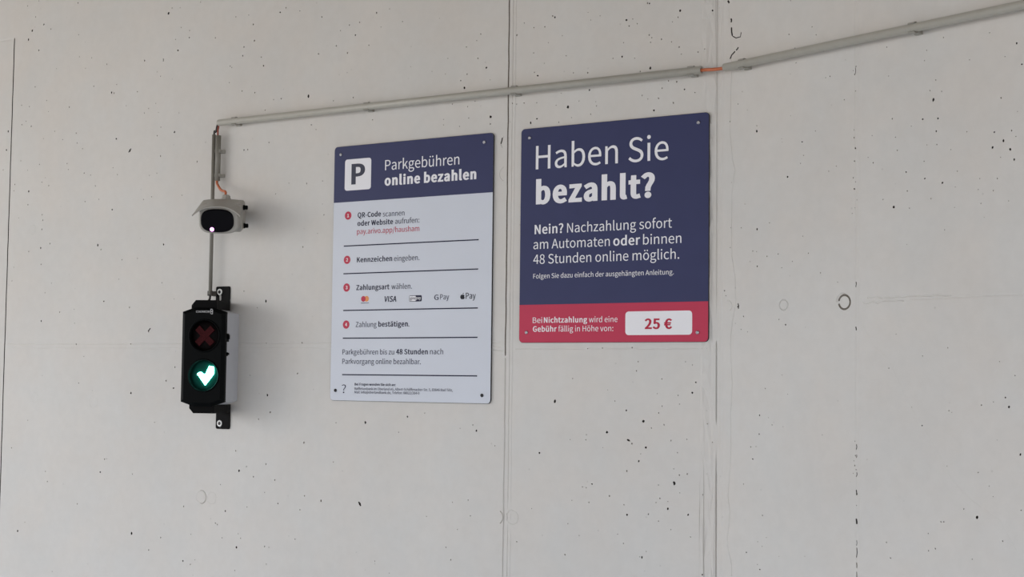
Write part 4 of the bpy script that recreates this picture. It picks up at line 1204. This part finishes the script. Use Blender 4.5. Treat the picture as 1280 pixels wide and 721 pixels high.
# cables leaving the left end of the level conduit
e = Vector((pa.x, -PD, zc))
cable('electric_cable', [e + Vector((.05, .002, -.002)), e + Vector((.004, .002, -.002)), (xs - .003 + .002, -PD, zc - .02), (xs - .004, -SD, zs1 + .012), (xs - .003, -SD, zs1 - .03)], .0032, M['rust'],
      'red-brown cable bending from the level conduit down into the short upright conduit')
cable('electric_cable', [e + Vector((.05, -.003, -.003)), e + Vector((.002, -.003, -.003)), (xt + .008, -PD, zc - .030), (xt + .001, -PD, zt1 + .01), (xt, -PD, zt1 - .04)], .0030, M['black_cable'],
      'black cable bending from the level conduit down into the thin upright conduit')
cable('electric_cable', [(xt, -PD, zt0 + .05), (xt, -PD, zt0 - .004), (xt + .001, -PD - .006, zt0 - .02), (xt + .002, -PD - .016, left(265, 378, .036).z)], .0038, M['black_cable'],
      'black cable dropping from the thin conduit into the traffic light')

# ------------------------------------------------------------------ number-plate camera
CD = 0.165
gc = left(273.4, 275.6, CD)
croot = empty('surveillance_camera', gc, 'small grey hooded camera with a black front glass and a glowing pink-white dot', 'camera', None, (R(17), 0, R(33)))


def superrect(a, b, n=36, p=3.0):
    out = []
    for k in range(n):
        t = 2 * math.pi * k / n
        c, s = math.cos(t), math.sin(t)
        out.append((a * abs(c) ** (2 / p) * (1 if c >= 0 else -1), b * abs(s) ** (2 / p) * (1 if s >= 0 else -1)))
    return out


mb = MB()
mb.prism([(x, z + .002) for x, z in superrect(.064, .045, 40, 3.4)], -.002, .115, bevel=.005, smooth=True)
mb.build('body', M['camera_grey'], croot)
mb = MB()
mb.prism(rrect(-.058, -.044, .0675, .048, .010), .036, .108, bevel=.003)
mb.build('rear_casing', M['camera_grey'], croot)
mb = MB()
mb.prism([(x - .004, z) for x, z in superrect(.0525, .0375, 44, 2.7)], -.0075, -.0005, bevel=.003, smooth=True)
mb.build('front_glass', M['glass_black'], croot)
mb = MB()
mb.lathe((-.021, -.0074, -.0275), (0, -1, 0), [(.0065, 0), (.0062, .0012), (.004, .0024), (0, .0028)], 18)
tag(mb.build('infrared_lamp', M['led_pink'], croot), 'glowing pink-white dot low on the front glass')
# hood: a bent sheet, wider and lower towards its front edge, cut in an arch in front
mb = MB()
N, Lr = 28, 10
prof = [(0, 0, -1 + 2 * i / N) for i in range(N + 1)]
th = .0035
grid = {}
for i, (_, _, t) in enumerate(prof):
    yf = -.026 - .012 * t * t        # the front edge curves forward at the sides
    yb = .098
    for j in range(Lr + 1):
        f = 1 - j / Lr               # 1 at the front edge
        y = yf + (yb - yf) * (1 - f)
        hwid = .0650 + .0115 * f
        drop = (.005 + .022 * f) * abs(t) ** 2.6
        grid[i, j] = (hwid * t - .001, y, .0525 - .002 * f - drop)
top = {k: mb.bm.verts.new(v) for k, v in grid.items()}
bot = {k: mb.bm.verts.new((v[0] * .975, v[1], v[2] - th)) for k, v in grid.items()}
for i in range(N):
    for j in range(Lr):
        mb.bm.faces.new((top[i, j], top[i + 1, j], top[i + 1, j + 1], top[i, j + 1])).smooth = True
        mb.bm.faces.new((bot[i, j + 1], bot[i + 1, j + 1], bot[i + 1, j], bot[i, j]))
for i in range(N):
    for j in (0, Lr):
        mb.bm.faces.new((top[i, j], bot[i, j], bot[i + 1, j], top[i + 1, j]))
for j in range(Lr):
    for i in (0, N):
        mb.bm.faces.new((top[i, j], top[i, j + 1], bot[i, j + 1], bot[i, j]))
hood = mb.build('hood', M['camera_grey'], croot)
# two clamp screws on the right flank
for z in (.030, -.030):
    mb = MB()
    mb.lathe((.0672, .072, z), (1, 0, 0), [(.0085, 0), (.0085, .004), (.0070, .004), (.0070, .013), (.0055, .0145), (0, .0145)], 18)
    tag(mb.build('clamp_screw', M['black'], croot), 'black clamp screw on the flank')
# wall arm and plate, reaching back from the body to the wall
rot = croot.rotation_euler.to_matrix()
inv = rot.transposed()


def cl(v):
    return inv @ (Vector(v) - gc)


back = gc + rot @ Vector((0, .11, 0))
foot = Vector((back.x - .012, -.006, back.z + .002))
mb = MB()
mb.tube([cl(back + Vector((0, .0, 0))), cl((foot.x, -.012, foot.z))], .021, 18)
mb.build('wall_arm', M['camera_grey'], croot)
mb = MB()
pl = [(foot.x + x, foot.z + z) for x, z in rrect(-.024, -.034, .024, .034, .010)]
mb.prism(pl, -.0125, -.0006, bevel=.002)
o = mb.build('wall_plate', M['camera_grey'], croot)
o.data.transform((Matrix.Translation(gc) @ rot.to_4x4()).inverted())
# cable gland on top of the body
gtop = left(282.0, 244.0, .080)
gbot = left(282.6, 252.5, .080)
mb = MB()
mb.lathe(cl(gbot + Vector((0, 0, -.03))), inv @ Vector((0, 0, 1)), [(.0125, 0), (.0125, .024), (.0160, .024), (.0160, .042), (.0135, .044), (.0135, gtop.z - gbot.z + .027), (.009, gtop.z - gbot.z + .031), (0, gtop.z - gbot.z + .031)], 8, smooth=False)
mb.build('cable_gland', M['camera_grey'], croot)
cable('electric_cable', [(xs - .002, -SD, zs0 + .04), (xs - .002, -SD - .001, zs0 - .002), left(272.4, 231.5, .034), left(276.5, 237.5, .052), gtop + Vector((-.002, 0, .012)), gtop + Vector((0, 0, .003))], .0042, M['orange'],
      'orange cable looping from the short conduit into the camera')

# ------------------------------------------------------------------ traffic light
TYAW = R(22)                     # the lamp is turned towards the lane
TD = 0.0                         # local frame: front face at y = 0, +y runs back to the wall
FD = 0.180                       # how far the middle of the front stands off the wall
ttop = left(253, 384.2, FD).z
tbot = left(252, 507.6, FD).z
fc = left(252.8, 446, FD)
cz = (ttop + tbot) / 2
hh = (ttop - tbot) / 2
hw = 0.0725
O = Vector((fc.x, fc.y, cz - hh))
troot = empty('traffic_light', O, 'black two-lens traffic light on the wall, dark red cross above and lit green tick below', 'traffic light', None, (0, 0, TYAW))
TX = Vector((math.cos(TYAW), math.sin(TYAW), 0))
TF = Vector((math.sin(TYAW), -math.cos(TYAW), 0))


def face(px, py, out=0.0):
    """photo point -> (x, z) in the plane of the lamp's front"""
    v = ray(px, py)
    t = (O + TF * out - CAM).dot(TF) / v.dot(TF)
    p = CAM + v * t - O
    return Vector((p.dot(TX), 0, p.z))


def chamfer(hw, z0, z1, cw, ch):
    return [(-hw + cw, z0), (hw - cw, z0), (hw, z0 + ch), (hw, z1 - ch), (hw - cw, z1), (-hw + cw, z1), (-hw, z1 - ch), (-hw, z0 + ch)]


H = 2 * hh
mb = MB()
mb.prism(chamfer(hw - .004, .004, H - .004, .034, .012), .0230, .138, bevel=.002, smooth=False)
tag(mb.build('housing', M['light_grey'], troot), 'pale grey housing behind the black front')
# front cover with two openings cut for the lenses
LR = .0525
lens1 = face(255.2, 419.4)
lens2 = face(254.4, 469.2)
lx = (lens1.x + lens2.x) / 2
bm = bmesh.new()
pts, edges = [], []


def loop(ps):
    b = len(pts)
    pts.extend(Vector(p) for p in ps)
    edges.extend((b + i, b + (i + 1) % len(ps)) for i in range(len(ps)))


outer = inset(chamfer(hw, 0, H, .040, .0135), .011)
full = chamfer(hw, 0, H, .040, .0135)
loop(outer)
loop(ellipse(lx, lens1.z, LR * .93, LR * .93, 40))
loop(ellipse(lx, lens2.z, LR * .93, LR * .93, 40))
vs, es, fs, _, _, _ = delaunay_2d_cdt(pts, edges, [], 0, 1e-7, False)
fv = [bm.verts.new((p.x, -TD, p.y)) for p in vs]
for t in fs:
    c = sum((Vector(vs[i]) for i in t), Vector((0, 0))) / 3
    if min((c - Vector((lx, lens1.z))).length, (c - Vector((lx, lens2.z))).length) < LR * .925:
        continue
    bm.faces.new([fv[i] for i in t])
r1 = [bm.verts.new((x, -TD + .009, z)) for x, z in full]
r2 = [bm.verts.new((x, -TD + .0232, z)) for x, z in full]
fo = [min(fv, key=lambda v: (v.co.x - x) ** 2 + (v.co.z - z) ** 2) for x, z in outer]
for a, b in ((fo, r1), (r1, r2)):
    for i in range(8):
        j = (i + 1) % 8
        bm.faces.new((a[i], a[j], b[j], b[i]))
for lz in (lens1.z, lens2.z):
    ring = [min(fv, key=lambda v: (v.co.x - x) ** 2 + (v.co.z - z) ** 2) for x, z in ellipse(lx, lz, LR * .93, LR * .93, 40)]
    inn = [bm.verts.new((x, -TD + .022, z)) for x, z in ellipse(lx, lz, LR * .93, LR * .93, 40)]
    for i in range(40):
        j = (i + 1) % 40
        bm.faces.new((ring[i], inn[i], inn[j], ring[j])).smooth = True
bmesh.ops.recalc_face_normals(bm, faces=bm.faces)
me = bpy.data.meshes.new('front_cover')
bm.to_mesh(me)
bm.free()
link('front_cover', me, M['black'], troot)


def lens(lz, name, material, dish):
    mb = MB()
    c = (lx, -TD + .020, lz)
    ro = LR * .935
    mb.lathe(c, (0, -1, 0), [(ro, 0), (ro, .004), (ro * .8, .004 + dish * .35), (ro * .5, .004 + dish * .8), (0, .004 + dish)], 44)
    o = mb.build(name, material, troot)
    mb = MB()
    mb.lathe((lx, -TD, lz), (0, -1, 0), [(LR * .93, -.002), (LR * .93, .0030), (LR * .96, .0042), (LR * 1.0, .0036), (LR * 1.02, .0002)], 48)
    mb.build('rim', M['black'], o)
    return o


l1 = lens(lens1.z, 'red_lens', M['lens_red'], .010)
tag(l1, 'dark unlit lens with a dull red cross')
mb = MB()
q = LR * .68
for sgn in (1, -1):
    w = LR * .19
    d = Vector((1, 0, sgn)).normalized()
    n = Vector((-d.z, 0, d.x))
    c = Vector((lx, 0, lens1.z - .0005))
    o4 = [c + d * q + n * w, c + d * q - n * w, c - d * q - n * w, c - d * q + n * w]
    y0 = -TD + .0035 - (0.0003 if sgn > 0 else 0)
    mb.prism([(p.x, p.z) for p in o4], y0, y0 + .008)
tag(mb.build('cross_symbol', M['red_cross'], l1), 'dull red diagonal cross')
l2 = lens(lens2.z, 'green_lens', M['lens_green'], .004)
tag(l2, 'lens glowing green round a bright tick')
mb = MB()
tick = [face(px, py) for px, py in ((244.9, 467.0), (249.2, 464.6), (254.9, 468.6), (260.2, 457.3), (265.8, 458.2), (265.8, 467.0), (255.0, 481.4))]
mb.prism([(p.x, p.z) for p in tick], -TD + .0085, -TD + .0126)
tag(mb.build('tick_symbol', M['led_green'], l2), 'bright green-white tick')

# maker's mark on the front
mb = MB()
ua, ub = face(245.2, 390.2), face(262.2, 388.6)
zb = (ua.z + ub.z) / 2 - .003
k = 0
x = ua.x
while x < ub.x:
    wv = rnd.choice((.0034, .0042, .0048))
    h = .0062
    st = .0011
    for (a, b, c, d) in rnd.choice((((0, 0, st, h), (0, h - st, wv * .7, h), (0, 0, wv * .7, st)), ((0, 0, st, h), (wv * .7 - st, 0, wv * .7, h), (0, h * .45, wv * .7, h * .45 + st)),
                                    ((0, 0, st, h), (0, h * .45, wv * .7, h * .45 + st), (0, h - st, wv * .7, h)))):
        mb.box((x + a, -TD - .0004, zb + b), (x + c, -TD + .0002, zb + d))
    x += wv
ic = face(264.6, 389.3)
for (a, b, c, d) in ((-.0040, -.0065, -.0022, .0085), (.0022, -.0085, .0040, .0065), (-.0022, .0065, .0018, .0085), (-.0018, -.0085, .0022, -.0065), (-.0022, -.001, .0022, .001)):
    mb.box((ic.x + a, -TD - .0004, ic.z + b), (ic.x + c, -TD + .0002, ic.z + d))
tag(mb.build('maker_mark', mat('grey_print_mark', srgb(176, 178, 180), 0.5, noise=0), troot), 'small pale lettering and emblem above the red lens')

# two catches on the right flank
for py, w, h in ((421.5, .016, .026), (442.3, .010, .012)):
    pz = face(281.8, py).z
    mb = MB()
    xs0 = hw - .0045
    mb.box((xs0, .026, pz - h / 2), (xs0 + .0045, .026 + w, pz + h / 2))
    mb.box((xs0 + .0045, .028, pz - h * .2), (xs0 + .0090, .028 + w * .6, pz + h * .35))
    tag(mb.build('catch', M['black'], troot), 'small black catch on the grey flank')
TINV = Matrix.Rotation(-TYAW, 4, 'Z') @ Matrix.Translation(-O)


def bracket(sign):
    """black channel bracket: a cap over the end of the housing joined to a slotted tab on the wall"""
    qa = left(270.0, 372 if sign > 0 else 525, .004)
    qb = left(287.0, 372 if sign > 0 else 525, .004)
    tm, tw = (qa.x + qb.x) / 2, (qb.x - qa.x) / 2
    ez = H if sign > 0 else 0.0
    zt = left(278, 358.0, .004).z if sign > 0 else left(278, 536.0, .004).z
    arm = face(250, 374.6).z if sign > 0 else face(247, 516.6).z
    zi = ez - sign * .004
    mb = MB()
    t = .0035
    aw = .0425
    ax = -.003

    def zz(a):
        return zi + (arm - zi) * a
    yf, yb = .014, .128
    # cap seen from the front: its outer left corner is cut at a slant
    prof = [(-aw + ax, zz(0)), (aw + ax, zz(0)), (aw + ax, zz(1)), (-aw + ax + .014, zz(1)), (-aw + ax, zz(.42))]
    if sign < 0:
        prof = list(reversed(prof))
    for y0, y1 in ((yf, yf + t),):
        n = len(prof)
        vs = [(x, y0, z) for x, z in prof] + [(x, y1, z) for x, z in prof]
        mb.add(vs, [tuple(range(n)), tuple(range(2 * n - 1, n - 1, -1))] + [(i, i + n, (i + 1) % n + n, (i + 1) % n) for i in range(n)])
    lo, hi = sorted((zz(0), zz(1)))
    mb.box((aw + ax - t, yf + t, lo), (aw + ax, yb, hi))
    l2_, h2_ = sorted((zz(0), zz(.42)))
    mb.box((-aw + ax, yf + t, l2_), (-aw + ax + t, yb, h2_))
    l3, h3 = sorted((zz(1), zz(1) - sign * t))
    mb.box((-aw + ax + .014, yf + t, l3), (aw + ax - t, yb, h3))
    # web from the cap back to the wall, then the tab (built in wall coordinates)
    wall_part = MB()
    cl_, cr_ = O + TX * (-aw * .3 + ax) - TF * .122, O + TX * (aw + ax) - TF * .122
    lw, hw_ = sorted((O.z + zz(0), O.z + zz(1)))
    vs = []
    for z in (lw, hw_):
        vs += [(cl_.x, cl_.y, z), (cr_.x, cr_.y, z), (tm + tw, -.0006, z), (tm - tw, -.0006, z)]
    wall_part.add(vs, [(0, 3, 2, 1), (4, 5, 6, 7)] + [(i, (i + 1) % 4, (i + 1) % 4 + 4, i + 4) for i in range(4)])
    # tab on the wall with a keyhole slot
    za, zb = sorted((O.z + zz(.0), zt))
    ps, es_ = [], []

    def lp2(pp):
        b = len(ps)
        ps.extend(Vector(p) for p in pp)
        es_.extend((b + i, b + (i + 1) % len(pp)) for i in range(len(pp)))
    sx = tm - tw * .42
    zw = zt - sign * .018
    lp2(rrect(tm - tw, za, tm + tw, zb, .006))
    s0, s1 = sorted((zw + sign * .004, zw - sign * .030)) if sign > 0 else sorted((zw - .002, zw - .024 + .0))
    if sign < 0:
        s0, s1 = zt + .004, zw + .004
    slot = rrect(sx - .0062, s0, sx + .0062, s1, .006)
    lp2(slot)
    vs2, _, fs2, _, _, _ = delaunay_2d_cdt(ps, es_, [], 0, 1e-7, False)
    keep = []
    for f in fs2:
        c = sum((Vector(vs2[i]) for i in f), Vector((0, 0))) / 3
        if abs(c.x - sx) < .0061 and s0 < c.y < s1 and min((c - Vector(p)).length for p in slot) < .02:
            inside = all(((Vector(slot[(i + 1) % len(slot)]) - Vector(slot[i])).cross(c - Vector(slot[i]))) > -1e-9 for i in range(len(slot)))
            if inside:
                continue
        keep.append(f)
    fa = [wall_part.bm.verts.new((v.x, -.0048, v.y)) for v in vs2]
    fb_ = [wall_part.bm.verts.new((v.x, -.0006, v.y)) for v in vs2]
    cnt = {}
    for f in keep:
        wall_part.bm.faces.new([fa[i] for i in f])
        wall_part.bm.faces.new([fb_[i] for i in reversed(f)])
        for i in range(3):
            e_ = (f[i], f[(i + 1) % 3])
            cnt[e_] = cnt.get(e_, 0) + 1
    for (a, b) in cnt:
        if (b, a) not in cnt:
            wall_part.bm.faces.new((fa[a], fb_[a], fb_[b], fa[b]))
    for v in wall_part.bm.verts:
        v.co = TINV @ v.co
    me = bpy.data.meshes.new('tmp')
    wall_part.bm.to_mesh(me)
    wall_part.bm.free()
    mb.bm.from_mesh(me)
    bpy.data.meshes.remove(me)
    br = mb.build('bracket', M['black_metal'], troot)
    mb = MB()
    wz = zw
    mb.lathe((sx, -.0049, wz), (0, -1, 0), [(.0105, 0), (.0105, .0018), (.0055, .0018), (.0055, .0002)], 24)
    o = mb.build('washer', M['zinc'], br)
    o.data.transform(TINV)
    mb = MB()
    mb.lathe((sx, -.003, wz), (0, -1, 0), [(.0056, 0), (.0056, .0042), (.0048, .0052), (0, .0052)], 8, smooth=False)
    o = mb.build('bolt', M['dark_screw'], br)
    o.data.transform(TINV)


bracket(1)
bracket(-1)
